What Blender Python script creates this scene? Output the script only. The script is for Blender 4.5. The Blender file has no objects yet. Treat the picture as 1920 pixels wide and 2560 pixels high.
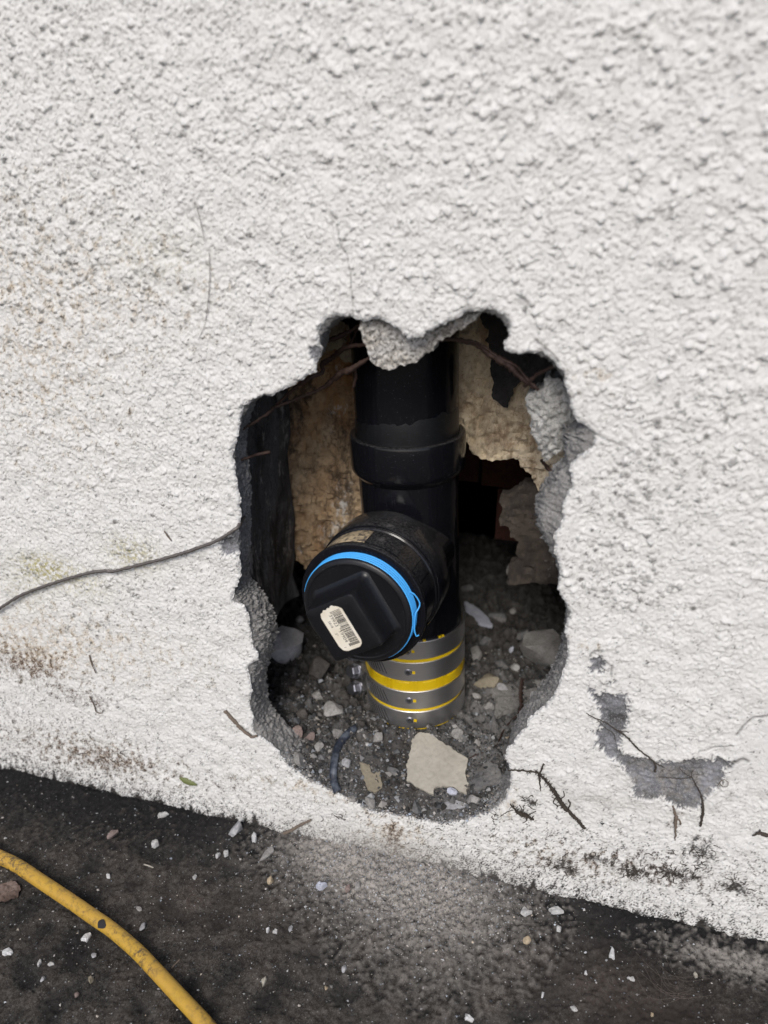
import bpy, bmesh, math, random
import numpy as np
from math import sin, cos, radians, pi
from mathutils import Vector, noise as mnoise
bpy.ops.object.select_all(action='DESELECT') if bpy.context.view_layer.objects else None
SC = bpy.context.scene
COL = SC.collection
# ------------------------------------------------------------------ camera, sky, sun, exposure
CF, CW, CH = 1926.0, 1920, 2560            # focal length and photograph size in photo pixels
PSI, PIT = radians(15.7), radians(24.0)
CPOS = np.array([0.0, -333.0, 385.0])       # millimetres; wall face is y = 0, ground z = 0
FWD = np.array([-sin(PSI)*cos(PIT), cos(PSI)*cos(PIT), -sin(PIT)])
RGT = np.array([cos(PSI), sin(PSI), 0.0])
UPV = np.cross(RGT, FWD)
cam = bpy.data.cameras.new('camera'); camo = bpy.data.objects.new('camera', cam); COL.objects.link(camo)
camo.location = CPOS*0.001
camo.rotation_euler = (pi/2-PIT, 0, PSI)
cam.sensor_fit = 'VERTICAL'; cam.sensor_height = 36; cam.lens = 36*CF/CH
cam.clip_start = 0.01; cam.clip_end = 500
cam.dof.use_dof = True; cam.dof.focus_distance = 0.43; cam.dof.aperture_fstop = 6.0
SC.camera = camo
SUN_EL, SUN_AZ = radians(41), radians(2)   # azimuth measured from straight out of the wall towards +x
w = bpy.data.worlds.new('World'); SC.world = w; w.use_nodes = True
nt = w.node_tree; sky = nt.nodes.new('ShaderNodeTexSky'); sky.sky_type = 'NISHITA'; sky.sun_disc = False
sky.sun_elevation = SUN_EL; sky.sun_rotation = pi - SUN_AZ
sky.air_density = 0.6; sky.dust_density = 2.0; sky.ozone_density = 0.6
nt.links.new(sky.outputs[0], nt.nodes['Background'].inputs[0]); nt.nodes['Background'].inputs[1].default_value = 0.10
sl = bpy.data.lights.new('sun', 'SUN'); sl.energy = 1.5; sl.angle = radians(24); sl.color = (1.0, 0.965, 0.915)
so = bpy.data.objects.new('sun', sl); COL.objects.link(so)
sd = Vector((sin(SUN_AZ)*cos(SUN_EL), -cos(SUN_AZ)*cos(SUN_EL), sin(SUN_EL)))
so.rotation_euler = (-sd).to_track_quat('-Z', 'Y').to_euler(); so.location = (0, -2, 3)
SC.view_settings.view_transform = 'Standard'; SC.view_settings.look = 'None'
SC.view_settings.gamma = 1; SC.view_settings.use_curve_mapping = False
SC.view_settings.exposure = 0.62
# ------------------------------------------------------------------ pixel helpers (photo pixels -> millimetres on a real surface)
def ray(px, py): return RGT*((px-CW/2)/CF) - UPV*((py-CH/2)/CF) + FWD
def aty(px, py, y):
    d = ray(px, py); return CPOS + d*((y-CPOS[1])/d[1])
def atz(px, py, z):
    d = ray(px, py); return CPOS + d*((z-CPOS[2])/d[2])
def Z(x0, y0, s, pts): return [(x0+p[0]/s, y0+p[1]/s)+tuple(p[2:]) for p in pts]
rng = np.random.default_rng(7); random.seed(7)
def smooth(t): t = np.clip(t, 0, 1); return t*t*(3-2*t)
def fnoise(shape, dx, lo, hi, seed, ani=1.0):
    r = np.random.default_rng(seed); n = r.standard_normal(shape)
    fz = np.fft.fftfreq(shape[0], dx)[:, None]*ani; fx = np.fft.rfftfreq(shape[1], dx)[None, :]
    f = np.sqrt(fz**2+fx**2)+1e-9
    g = np.exp(-(f*lo*0.55)**2)*(1-np.exp(-(f*hi)**2))
    o = np.fft.irfft2(np.fft.rfft2(n)*g, s=shape); return o/o.std()
def bil(A, x, y, x0, y0, dx):              # bilinear lookup, A indexed [row=y][col=x]
    u = np.clip((x-x0)/dx, 0, A.shape[1]-1.001); v = np.clip((y-y0)/dx, 0, A.shape[0]-1.001)
    i = u.astype(int); j = v.astype(int); a = u-i; b = v-j
    return A[j, i]*(1-a)*(1-b)+A[j, i+1]*a*(1-b)+A[j+1, i]*(1-a)*b+A[j+1, i+1]*a*b
def inpoly(x, y, P):
    ins = np.zeros(x.shape, bool); n = len(P)
    for k in range(n):
        x1, y1 = P[k]; x2, y2 = P[(k+1) % n]
        if y1 == y2: continue
        c = ((y1 > y) != (y2 > y)) & (x < (x2-x1)*(y-y1)/(y2-y1)+x1); ins ^= c
    return ins
def resample(P, step, closed=True):
    P = np.asarray(P, float); Q = np.vstack([P, P[:1]]) if closed else P
    L = np.r_[0, np.cumsum(np.linalg.norm(np.diff(Q[:, :2], axis=0), axis=1))]
    n = max(3, int(L[-1]/step)); s = np.linspace(0, L[-1], n, endpoint=not closed)
    return np.stack([np.interp(s, L, Q[:, k]) for k in range(Q.shape[1])], 1)
def rough(P, step, amp, seed):             # resample a closed outline and fray it with 1-D noise
    R = resample(P, step); n = len(R); r = np.random.default_rng(seed)
    T = np.roll(R[:, :2], -1, 0)-np.roll(R[:, :2], 1, 0); T /= np.linalg.norm(T, axis=1)[:, None]+1e-9
    N = np.stack([-T[:, 1], T[:, 0]], 1); f = np.fft.rfftfreq(n, step)
    sp = np.fft.rfft(r.standard_normal(n))*np.exp(-(f*1.6)**2)*(f > 0.01)/(f+0.05)**0.7
    d = np.fft.irfft(sp, n); d /= d.std()+1e-9
    R[:, :2] += N*(d*amp)[:, None]; return R
# ------------------------------------------------------------------ mesh helpers
def tag(o, label=None, cat=None, group=None, kind=None):
    if label: o['label'] = label
    if cat: o['category'] = cat
    if group: o['group'] = group
    if kind: o['kind'] = kind
    return o
def link(name, me, mat, parent=None, loc=None):
    o = bpy.data.objects.new(name, me)
    if mat and not me.materials: me.materials.append(mat)
    COL.objects.link(o)
    if parent: o.parent = parent
    if loc is not None: o.location = loc
    return o
def mesh(name, V, F, smooth_=True, angle=None, cols=None):
    V = np.asarray(V, float)*0.001; me = bpy.data.meshes.new(name)
    if isinstance(F, np.ndarray):
        n, k = F.shape
        me.vertices.add(len(V)); me.vertices.foreach_set('co', V.astype(np.float32).ravel())
        me.loops.add(n*k); me.loops.foreach_set('vertex_index', F.astype(np.int32).ravel())
        me.polygons.add(n); me.polygons.foreach_set('loop_start', np.arange(0, n*k, k, dtype=np.int32))
        me.update(calc_edges=True); me.validate()
    else:
        me.from_pydata([tuple(v) for v in V], [], [tuple(f) for f in F]); me.update()
    me.polygons.foreach_set('use_smooth', np.full(len(me.polygons), bool(smooth_)))
    if angle: me.set_sharp_from_angle(angle=radians(angle))
    for nm, c in (cols or {}).items():
        a = me.color_attributes.new(nm, 'FLOAT_COLOR', 'POINT')
        c = np.asarray(c, np.float32)
        if c.shape[1] == 3: c = np.c_[c, np.ones(len(c), np.float32)]
        a.data.foreach_set('color', c.ravel())
    return me
def empty(name, loc_mm, rot=(0, 0, 0)):
    o = bpy.data.objects.new(name, None); COL.objects.link(o); o.location = Vector(loc_mm)*0.001
    o.rotation_euler = rot; o.empty_display_size = 0.01; return o
def tube(P, r, seg=8, step=1.2, jit=0.0, seed=1, taper=None, flat=1.0):
    P = np.asarray(P, float); n = len(P)
    if n > 2:                              # Catmull-Rom through the points
        Q = np.vstack([2*P[0]-P[1], P, 2*P[-1]-P[-2]]); out = []
        for k in range(n-1):
            a, b, c, d = Q[k:k+4]; m = max(2, int(np.linalg.norm(c-b)/step))
            t = np.linspace(0, 1, m, endpoint=False)[:, None]
            out.append(0.5*((2*b)+(c-a)*t+(2*a-5*b+4*c-d)*t**2+(3*b-a-3*c+d)*t**3))
        S = np.vstack(out+[P[-1:]])
    else:
        m = max(2, int(np.linalg.norm(P[1]-P[0])/step)); S = P[0]+(P[1]-P[0])*np.linspace(0, 1, m+1)[:, None]
    g = np.random.default_rng(seed); m = len(S)
    if jit: S = S+g.normal(0, jit, S.shape)
    T = np.gradient(S, axis=0); T /= np.linalg.norm(T, axis=1)[:, None]+1e-12
    ref = np.array([0.1, -0.95, 0.3]); A = np.cross(T, ref); A /= np.linalg.norm(A, axis=1)[:, None]+1e-12; B = np.cross(T, A)
    rr = np.full(m, r) if np.isscalar(r) else np.interp(np.linspace(0, 1, m), np.linspace(0, 1, len(r)), r)
    if jit: rr = rr*(1+g.normal(0, 0.12, m))
    th = np.linspace(0, 2*pi, seg, endpoint=False)
    V = S[:, None, :]+rr[:, None, None]*(np.cos(th)[None, :, None]*A[:, None, :]+flat*np.sin(th)[None, :, None]*B[:, None, :])
    V = V.reshape(-1, 3); F = []
    for i in range(m-1):
        for j in range(seg):
            k = (j+1) % seg; F.append((i*seg+j, i*seg+k, (i+1)*seg+k, (i+1)*seg+j))
    F.append(tuple(range(seg))[::-1]); F.append(tuple(range((m-1)*seg, m*seg)))
    return V, F
def join(parts):
    V, F, o = [], [], 0
    for v, f in parts:
        V.append(np.asarray(v, float)); F += [tuple(i+o for i in q) for q in f]; o += len(v)
    return np.vstack(V), F
def lathe(prof, O, A, R, U, seg=96, a0=0, a1=2*pi):   # prof [(radius, along-axis)], O origin, A axis, R/U radial frame
    O, A, R, U = (np.asarray(q, float) for q in (O, A, R, U)); full = abs(a1-a0-2*pi) < 1e-6
    th = np.linspace(a0, a1, seg, endpoint=not full); V = []; F = []
    for r, t in prof: V.append(O+A*t+r*(np.cos(th)[:, None]*R+np.sin(th)[:, None]*U))
    n = len(th)
    for i in range(len(prof)-1):
        for j in range(n if full else n-1):
            k = (j+1) % n; F.append((i*n+j, i*n+k, (i+1)*n+k, (i+1)*n+j))
    return np.vstack(V), F
def box(c, s, ax=None):
    ax = np.eye(3) if ax is None else np.asarray(ax); V = []
    for i in (-.5, .5):
        for j in (-.5, .5):
            for k in (-.5, .5): V.append(np.asarray(c)+ax[0]*i*s[0]+ax[1]*j*s[1]+ax[2]*k*s[2])
    return np.array(V), [(0, 1, 3, 2), (4, 6, 7, 5), (0, 4, 5, 1), (2, 3, 7, 6), (0, 2, 6, 4), (1, 5, 7, 3)]
def grid_clip(P, dx, keep_inside=True, bbox=None):
    """quad grid clipped by outline P (2-D, finely sampled): returns grid uv, quads, is_boundary"""
    P = np.asarray(P)[:, :2]
    if bbox is None: bbox = (P[:, 0].min()-2*dx, P[:, 1].min()-2*dx, P[:, 0].max()+2*dx, P[:, 1].max()+2*dx)
    nx = int(round((bbox[2]-bbox[0])/dx))+1; ny = int(round((bbox[3]-bbox[1])/dx))+1
    gx = bbox[0]+np.arange(nx)*dx; gy = bbox[1]+np.arange(ny)*dx
    X, Y = np.meshgrid(gx, gy); ins = np.zeros(X.shape, bool)
    m = (X > P[:, 0].min()-dx) & (X < P[:, 0].max()+dx) & (Y > P[:, 1].min()-dx) & (Y < P[:, 1].max()+dx)
    ins[m] = inpoly(X[m], Y[m], P)
    keep = ins if keep_inside else ~ins
    idx = np.arange(nx*ny).reshape(ny, nx)
    q = np.stack([idx[:-1, :-1], idx[:-1, 1:], idx[1:, 1:], idx[1:, :-1]], -1).reshape(-1, 4)
    kf = keep.ravel(); q = q[kf[q].any(1)]
    uv = np.stack([X.ravel(), Y.ravel()], 1); used = np.zeros(nx*ny, bool); used[q.ravel()] = True
    snap = used & ~kf; si = np.where(snap)[0]
    D = resample(P, min(0.4, dx*0.5))
    for c in range(0, len(si), 500):
        s = si[c:c+500]; d = ((uv[s][:, None, :]-D[None])**2).sum(-1); uv[s] = D[d.argmin(1)]
    re = -np.ones(nx*ny, int); re[used] = np.arange(used.sum())
    return uv[used], re[q], snap[used], (nx, ny, gx, gy, used)
def sheet(P, dx, top, thick, basis, cols=None):
    """thick ragged plate: outline P in (u,v), relief top(u,v), thickness; basis maps (u,v,w)->mm"""
    uv, q, bd, _ = grid_clip(P, dx); n = len(uv)
    wt = top(uv[:, 0], uv[:, 1]); wb = wt-thick if np.isscalar(thick) else wt-thick(uv[:, 0], uv[:, 1])
    e = np.concatenate([q[:, [0, 1]], q[:, [1, 2]], q[:, [2, 3]], q[:, [3, 0]]]); es = np.sort(e, 1)
    _, inv, cnt = np.unique(es, axis=0, return_inverse=True, return_counts=True); be = e[cnt[inv.ravel()] == 1]
    sides = np.stack([be[:, 1], be[:, 0], be[:, 0]+n, be[:, 1]+n], 1)
    F = np.vstack([q, q[:, ::-1]+n, sides])
    V = np.vstack([basis(uv[:, 0], uv[:, 1], wt), basis(uv[:, 0], uv[:, 1], wb)])
    return V, F
# ------------------------------------------------------------------ material helpers
class NT:
    def __init__(s, name):
        s.m = bpy.data.materials.new(name); s.m.use_nodes = True; s.t = s.m.node_tree
        s.b = s.t.nodes['Principled BSDF']; s.co = s.t.nodes.new('ShaderNodeTexCoord').outputs['Object']
    def l(s, a, b): s.t.links.new(a, b)
    def set(s, k, v):
        if hasattr(v, 'links'): s.l(v, s.b.inputs[k])
        else: s.b.inputs[k].default_value = (*v, 1) if isinstance(v, tuple) else v
    def noise(s, scale, detail=4, rough_=0.6, stretch=None, out=0):
        n = s.t.nodes.new('ShaderNodeTexNoise'); n.inputs['Scale'].default_value = scale
        n.inputs['Detail'].default_value = detail; n.inputs['Roughness'].default_value = rough_
        c = s.co
        if stretch:
            mp = s.t.nodes.new('ShaderNodeMapping'); mp.inputs['Scale'].default_value = stretch; s.l(c, mp.inputs[0]); c = mp.outputs[0]
        s.l(c, n.inputs['Vector']); return n.outputs[out]
    def vor(s, scale, feat='F1', out='Distance'):
        n = s.t.nodes.new('ShaderNodeTexVoronoi'); n.feature = feat; n.inputs['Scale'].default_value = scale
        s.l(s.co, n.inputs['Vector']); return n.outputs[out]
    def ramp(s, f, stops):
        n = s.t.nodes.new('ShaderNodeValToRGB'); r = n.color_ramp
        while len(r.elements) < len(stops): r.elements.new(0.5)
        for e, (p, c) in zip(r.elements, stops):
            e.position = p; e.color = (c, c, c, 1) if not isinstance(c, tuple) else (*c, 1)
        s.l(f, n.inputs[0]); return n.outputs[0]
    def mix(s, f, a, b, mode='MIX'):
        n = s.t.nodes.new('ShaderNodeMix'); n.data_type = 'RGBA'; n.blend_type = mode
        for k, v in ((0, f), (6, a), (7, b)):
            if hasattr(v, 'links'): s.l(v, n.inputs[k])
            else: n.inputs[k].default_value = v if not isinstance(v, tuple) else (*v, 1)
        return n.outputs[2]
    def math(s, op, a, b=0.0):
        n = s.t.nodes.new('ShaderNodeMath'); n.operation = op
        for k, v in ((0, a), (1, b)):
            if hasattr(v, 'links'): s.l(v, n.inputs[k])
            else: n.inputs[k].default_value = v
        return n.outputs[0]
    def attr(s, name):
        n = s.t.nodes.new('ShaderNodeAttribute'); n.attribute_name = name
        sp = s.t.nodes.new('ShaderNodeSeparateColor'); s.l(n.outputs['Color'], sp.inputs[0])
        return n.outputs['Color'], sp.outputs[0], sp.outputs[1], sp.outputs[2], n.outputs['Alpha']
    def bump(s, h, strength, dist):
        n = s.t.nodes.new('ShaderNodeBump'); n.inputs['Strength'].default_value = strength; n.inputs['Distance'].default_value = dist
        s.l(h, n.inputs['Height']); s.l(n.outputs[0], s.b.inputs['Normal']); return n.outputs[0]
def mat_stone(name, c1, c2, scale=160, dark=0.4, rough_=0.92, speck=None, bump=0.5):
    s = NT(name); n = s.noise(scale, 6, 0.65); c = s.mix(s.ramp(n, [(0.3, 0.0), (0.7, 1.0)]), c1, c2)
    f = s.noise(scale*7, 3, 0.7); c = s.mix(s.ramp(f, [(0.35, dark), (0.55, 0.0)]), c, tuple(v*0.25 for v in c1))
    if speck: c = s.mix(s.ramp(s.vor(scale*9), [(0.06, 0.8), (0.16, 0.0)]), c, speck)
    s.set('Base Color', c); s.set('Roughness', rough_); s.set('Specular IOR Level', 0.25)
    s.bump(s.math('ADD', n, f), bump, 0.0008); return s.m
def mat_plain(name, c, rough_=0.5, metal=0.0, bscale=0, bstr=0.2, var=0.0):
    s = NT(name)
    if var: s.set('Base Color', s.mix(s.noise(bscale or 300, 5), tuple(v*(1-var) for v in c), tuple(min(1, v*(1+var)) for v in c)))
    else: s.set('Base Color', c)
    s.set('Roughness', rough_); s.set('Metallic', metal)
    if bscale: s.bump(s.noise(bscale, 5), bstr, 0.0005)
    return s.m
# stucco: paint, bare mortar, grime, painted pit shade
s = NT('stucco_paint'); _, bare, spot, brown, black = s.attr('wear_pitshade'); _, moss, tan_, dusty, _ = s.attr('soil')
paint = s.mix(s.noise(60, 4), (0.61, 0.608, 0.583), (0.705, 0.707, 0.692))
paint = s.mix(s.math('MULTIPLY', s.ramp(s.noise(420, 4, 0.7), [(0.55, 0.0), (0.75, 1.0)]), 0.25), paint, (0.50, 0.49, 0.46))
c = s.mix(s.math('MULTIPLY', tan_, s.ramp(s.noise(500, 4), [(0.3, 0.15), (0.65, 1.0)])), paint, (0.42, 0.33, 0.21))
c = s.mix(s.math('MULTIPLY', moss, s.ramp(s.noise(420, 3), [(0.42, 0.0), (0.6, 1.0)])), c, (0.36, 0.33, 0.16))
c = s.mix(s.math('MULTIPLY', brown, s.ramp(s.noise(700, 5, 0.7), [(0.40, 0.0), (0.56, 1.0)])), c, (0.085, 0.05, 0.032))
c = s.mix(spot, c, s.mix(s.noise(900, 3), (0.07, 0.07, 0.065), (0.24, 0.235, 0.22)))
grey = s.mix(s.ramp(s.noise(55, 7, 0.7), [(0.35, 0.0), (0.65, 1.0)]), (0.06, 0.06, 0.06), (0.24, 0.245, 0.265))
grey = s.mix(s.ramp(s.noise(1500, 2), [(0.52, 0.0), (0.68, 0.6)]), grey, (0.38, 0.38, 0.39))
c = s.mix(bare, c, grey)
c = s.mix(s.math('MULTIPLY', dusty, s.ramp(s.noise(900, 3), [(0.3, 0.3), (0.7, 1.0)])), c, (0.30, 0.28, 0.25))
c = s.mix(black, c, s.mix(s.noise(800, 3), (0.012, 0.012, 0.012), (0.05, 0.045, 0.04)))
s.set('Base Color', c); s.set('Roughness', s.mix(bare, (0.62,)*3, (0.95,)*3)); s.set('Specular IOR Level', 0.35)
s.bump(s.math('ADD', s.noise(1300, 3, 0.6), s.math('MULTIPLY', s.noise(480, 3), 1.5)), 0.5, 0.0007); M_STUCCO = s.m
s = NT('stucco_paint_far'); s.set('Base Color', s.mix(s.ramp(s.noise(420, 4, 0.7), [(0.55, 0.0), (0.75, 0.25)]), s.mix(s.noise(60, 4), (0.56, 0.558, 0.535), (0.66, 0.662, 0.647)), (0.42, 0.41, 0.385)))
s.set('Roughness', 0.62); s.set('Specular IOR Level', 0.35)
s.bump(s.math('ADD', s.math('ADD', s.noise(330, 3, 0.55), s.math('MULTIPLY', s.noise(140, 3), 1.2)), s.math('MULTIPLY', s.ramp(s.vor(260), [(0.0, 1.0), (0.45, 0.0)]), 0.7)), 0.8, 0.0018); M_STUCCO_FAR = s.m
M_MORTAR = mat_stone('broken_mortar', (0.20, 0.195, 0.185), (0.36, 0.355, 0.345), 140, 0.6, speck=(0.5, 0.5, 0.5), bump=0.9)
M_MORTARP = mat_stone('pale_mortar', (0.38, 0.35, 0.30), (0.60, 0.595, 0.58), 90, 0.95, speck=(0.62, 0.65, 0.7))
# ground
s = NT('sooty_concrete'); _, lite, dust, brn, _ = s.attr('soil')
a = s.mix(s.ramp(s.noise(45, 6, 0.65), [(0.35, 0.0), (0.65, 1.0)]), (0.013, 0.0115, 0.010), (0.050, 0.043, 0.036))
dk = s.mix(s.noise(200, 4), (0.004, 0.004, 0.0045), (0.012, 0.011, 0.011))
c = s.mix(lite, dk, a); c = s.mix(s.math('MULTIPLY', brn, 0.8), c, (0.058, 0.043, 0.035))
vc = s.vor(560, 'F1', 'Color'); c = s.mix(s.math('MULTIPLY', s.ramp(vc, [(0.45, 0.0), (0.95, 1.0)]), s.math('MULTIPLY', lite, 0.55)), c, (0.115, 0.108, 0.098))
c = s.mix(s.ramp(s.noise(1500, 4, 0.8), [(0.50, 0.0), (0.62, 0.85)]), c, s.mix(lite, (0.022, 0.022, 0.022), (0.15, 0.143, 0.13)))
c = s.mix(s.ramp(s.noise(700, 4, 0.8), [(0.56, 0.0), (0.66, 0.8)]), c, (0.008, 0.008, 0.008))
c = s.mix(s.math('MULTIPLY', dust, s.ramp(s.noise(520, 5, 0.7), [(0.30, 0.0), (0.54, 1.0)])), c, (0.36, 0.335, 0.305))
s.set('Base Color', c); s.set('Roughness', 0.9); s.set('Specular IOR Level', 0.25)
s.bump(s.noise(1300, 5, 0.75), 0.8, 0.0008); M_GROUND = s.m
s = NT('loose_dirt'); _, lite, dust, brn, _ = s.attr('soil')
c = s.mix(s.ramp(s.noise(120, 6, 0.7), [(0.3, 0.0), (0.7, 1.0)]), (0.018, 0.0165, 0.015), (0.085, 0.079, 0.072))
c = s.mix(s.math('MULTIPLY', lite, 0.75), c, s.mix(s.noise(150, 5), (0.12, 0.12, 0.12), (0.24, 0.238, 0.235)))
c = s.mix(s.math('MULTIPLY', brn, 0.8), c, (0.018, 0.015, 0.014))
c = s.mix(s.ramp(s.noise(1300, 3, 0.7), [(0.60, 0.0), (0.72, 0.7)]), c, (0.24, 0.23, 0.22))
s.set('Base Color', c); s.set('Roughness', 0.95); s.set('Specular IOR Level', 0.2); s.bump(s.noise(800, 5, 0.75), 0.9, 0.0012); M_DIRT = s.m
s = NT('mineral_grains'); c, *_ = s.attr('tint'); s.set('Base Color', c); s.set('Roughness', 0.8); M_GRAIN = s.m
# plastics, metal
s = NT('black_plastic'); sc_ = s.ramp(s.noise(260, 8, 0.8, (1, 1, 0.25)), [(0.60, 0.0), (0.68, 1.0)])
dustn = s.ramp(s.noise(1500, 3), [(0.68, 0.0), (0.73, 1.0)])
gn = s.t.nodes.new('ShaderNodeNewGeometry'); sx = s.t.nodes.new('ShaderNodeSeparateXYZ'); s.l(gn.outputs['Normal'], sx.inputs[0])
topd = s.math('MULTIPLY', s.ramp(sx.outputs[2], [(0.25, 0.0), (0.95, 1.0)]), s.ramp(s.noise(900, 6, 0.8), [(0.42, 0.05), (0.62, 0.8)]))
c = s.mix(s.math('MULTIPLY', topd, 0.5), (0.0055, 0.0058, 0.0078), (0.13, 0.125, 0.12))
scr = s.ramp(s.noise(130, 10, 0.88, (3.0, 1, 0.8)), [(0.60, 0.0), (0.67, 0.5)])
c = s.mix(scr, c, (0.07, 0.073, 0.082))
s.set('Base Color', s.mix(s.math('MULTIPLY', dustn, 0.6), c, (0.22, 0.22, 0.23)))
s.set('Specular IOR Level', 0.4); s.set('Roughness', s.mix(sc_, (0.15,)*3, (0.3,)*3)); s.bump(s.noise(90, 3), 0.12, 0.0006); M_ABS = s.m
s = NT('plug_plastic'); dustn = s.math('MAXIMUM', s.ramp(s.noise(1400, 3), [(0.67, 0.0), (0.73, 1.0)]), s.ramp(s.noise(90, 9, 0.85, (4, 1, 0.7)), [(0.62, 0.0), (0.70, 0.35)]))
s.set('Base Color', s.mix(s.math('MULTIPLY', dustn, 0.5), (0.0075, 0.0078, 0.0095), (0.22, 0.22, 0.22)))
s.set('Roughness', s.mix(s.noise(120, 6, 0.7), (0.26,)*3, (0.46,)*3)); s.set('Specular IOR Level', 0.4); s.bump(s.noise(140, 4, 0.6), 0.25, 0.0007); M_PLUG = s.m
s = NT('scuffed_plastic'); f = s.ramp(s.noise(420, 8, 0.85, (1, 1, 4.5)), [(0.57, 0.0), (0.66, 1.0)])
s.set('Base Color', s.mix(s.math('MULTIPLY', f, 0.5), (0.008, 0.0085, 0.010), (0.13, 0.14, 0.16))); s.set('Roughness', 0.3); s.set('Specular IOR Level', 0.4)
s.bump(s.noise(700, 6, 0.8, (1, 1, 3)), 0.35, 0.0006); M_SCUFF = s.m
s = NT('brushed_steel'); s.set('Metallic', 1.0); n = s.noise(500, 4, 0.6, (0.15, 0.15, 6))
s.set('Base Color', s.mix(n, (0.55, 0.54, 0.535), (0.74, 0.735, 0.73))); s.set('Roughness', s.mix(n, (0.36,)*3, (0.48,)*3)); s.bump(n, 0.05, 0.0003); M_STEEL = s.m
M_SCREW = mat_plain('screw_steel', (0.36, 0.365, 0.40), 0.42, 1.0)
M_SLOT = mat_plain('slot_shadow_black', (0.02, 0.02, 0.02), 0.8)
M_YEL = mat_plain('yellow_rubber', (0.62, 0.43, 0.004), 0.42, 0, 500, 0.1, 0.08)
M_BLUE = mat_plain('blue_tape', (0.06, 0.40, 0.88), 0.5, 0, 700, 0.1, 0.05)
s = NT('cream_label'); n = s.noise(110, 5); s.set('Base Color', s.mix(s.ramp(n, [(0.4, 0.0), (0.75, 1.0)]), (0.74, 0.70, 0.60), (0.62, 0.55, 0.42))); s.set('Roughness', 0.6); M_LABEL = s.m
M_INK = mat_plain('label_ink', (0.03, 0.028, 0.026), 0.7)
s = NT('old_sticker'); s.set('Base Color', s.mix(s.ramp(s.noise(350, 6, 0.7, (1, 1, 1)), [(0.45, 0.0), (0.6, 1.0)]), (0.50, 0.40, 0.25), (0.06, 0.05, 0.045))); s.set('Roughness', 0.75); M_STICK = s.m
s = NT('yellow_hose'); n = s.noise(55, 5); d = s.ramp(s.noise(330, 8, 0.8), [(0.48, 0.0), (0.62, 1.0)])
p = s.ramp(s.noise(38, 4), [(0.38, 0.2), (0.60, 1.0)])
c = s.mix(n, (0.47, 0.30, 0.025), (0.42, 0.24, 0.05)); c = s.mix(s.math('MULTIPLY', d, p), c, (0.035, 0.03, 0.028))
s.set('Base Color', c); s.set('Roughness', 0.48); s.bump(s.noise(260, 5), 0.15, 0.0006); M_HOSE = s.m
s = NT('rusty_wire'); s.set('Base Color', s.mix(s.noise(420, 5), (0.022, 0.014, 0.012), (0.085, 0.048, 0.036))); s.set('Roughness', 0.65); s.set('Metallic', 0.25); s.bump(s.noise(900, 4), 0.7, 0.0005); M_RUST = s.m
M_WIRE = mat_plain('grey_wire', (0.16, 0.145, 0.135), 0.55, 0.6, 600, 0.3, 0.3)
M_ROOT = mat_plain('dark_root', (0.045, 0.036, 0.028), 0.9, 0, 900, 0.5, 0.5)
M_TWIG = mat_plain('brown_twig', (0.14, 0.11, 0.085), 0.85, 0, 900, 0.5, 0.4)
M_HAIR = mat_plain('grey_fibre', (0.33, 0.31, 0.28), 0.7)
s = NT('blue_grey_rubber'); s.set('Base Color', s.mix(s.ramp(s.noise(90, 6, 0.6), [(0.48, 0.0), (0.68, 1.0)]), (0.016, 0.021, 0.033), (0.15, 0.175, 0.21))); s.set('Roughness', 0.5); s.bump(s.noise(400, 4), 0.4, 0.0006); M_STRIP = s.m
def mat_board(name, c1, c2, c3, white=0.0, sc=(1, 1, 0.55), stain=0.0, rust=0.0):
    s = NT(name); c = s.mix(s.ramp(s.noise(38, 7, 0.65, sc), [(0.35, 0.0), (0.62, 1.0)]), c1, c2)
    c = s.mix(s.ramp(s.noise(55, 9, 0.75, sc), [(0.48, 0.0), (0.60, 0.95)]), c, c3)
    c = s.mix(s.ramp(s.noise(520, 5, 0.8), [(0.54, 0.0), (0.66, 0.85)]), c, c3)
    if rust: c = s.mix(s.ramp(s.noise(26, 6, 0.6, (1.4, 1, 0.5)), [(0.52, 0.0), (0.66, rust)]), c, (0.26, 0.115, 0.03))
    if stain: c = s.mix(s.ramp(s.noise(20, 9, 0.72, (1.2, 1, 0.45)), [(0.53, 0.0), (0.63, stain)]), c, tuple(v*0.4 for v in c3))
    if white: c = s.mix(s.ramp(s.noise(33, 9, 0.74, (1.3, 1, 0.6)), [(0.55, 0.0), (0.62, white)]), c, (0.55, 0.54, 0.52))
    s.set('Base Color', c); s.set('Roughness', 0.9); s.bump(s.math('ADD', s.noise(240, 7, 0.7, sc), s.math('MULTIPLY', s.noise(70, 5, 0.6), 1.6)), 0.9, 0.0016); return s.m
M_BROWN = mat_board('stained_board', (0.33, 0.21, 0.11), (0.44, 0.34, 0.22), (0.07, 0.05, 0.035), 0.85, stain=0.8, rust=0.7)
M_BEIGE = mat_board('plaster_board', (0.60, 0.50, 0.34), (0.68, 0.59, 0.44), (0.26, 0.18, 0.11), stain=0.5, rust=0.7)
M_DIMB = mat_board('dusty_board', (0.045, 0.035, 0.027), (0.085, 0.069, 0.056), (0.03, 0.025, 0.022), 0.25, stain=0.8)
M_FELT = mat_board('tar_felt', (0.016, 0.015, 0.015), (0.035, 0.032, 0.031), (0.008, 0.008, 0.008))
M_STUD = mat_board('felt_covered_stud', (0.03, 0.031, 0.033), (0.10, 0.102, 0.108), (0.010, 0.010, 0.010), 0.45, stain=0.8)
M_PAPER = mat_board('tan_paper', (0.22, 0.185, 0.125), (0.28, 0.235, 0.16), (0.14, 0.11, 0.08))
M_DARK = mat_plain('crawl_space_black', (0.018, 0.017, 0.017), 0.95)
M_BRICK = mat_stone('red_brick', (0.035, 0.013, 0.010), (0.055, 0.022, 0.016), 90, 0.5)
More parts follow.
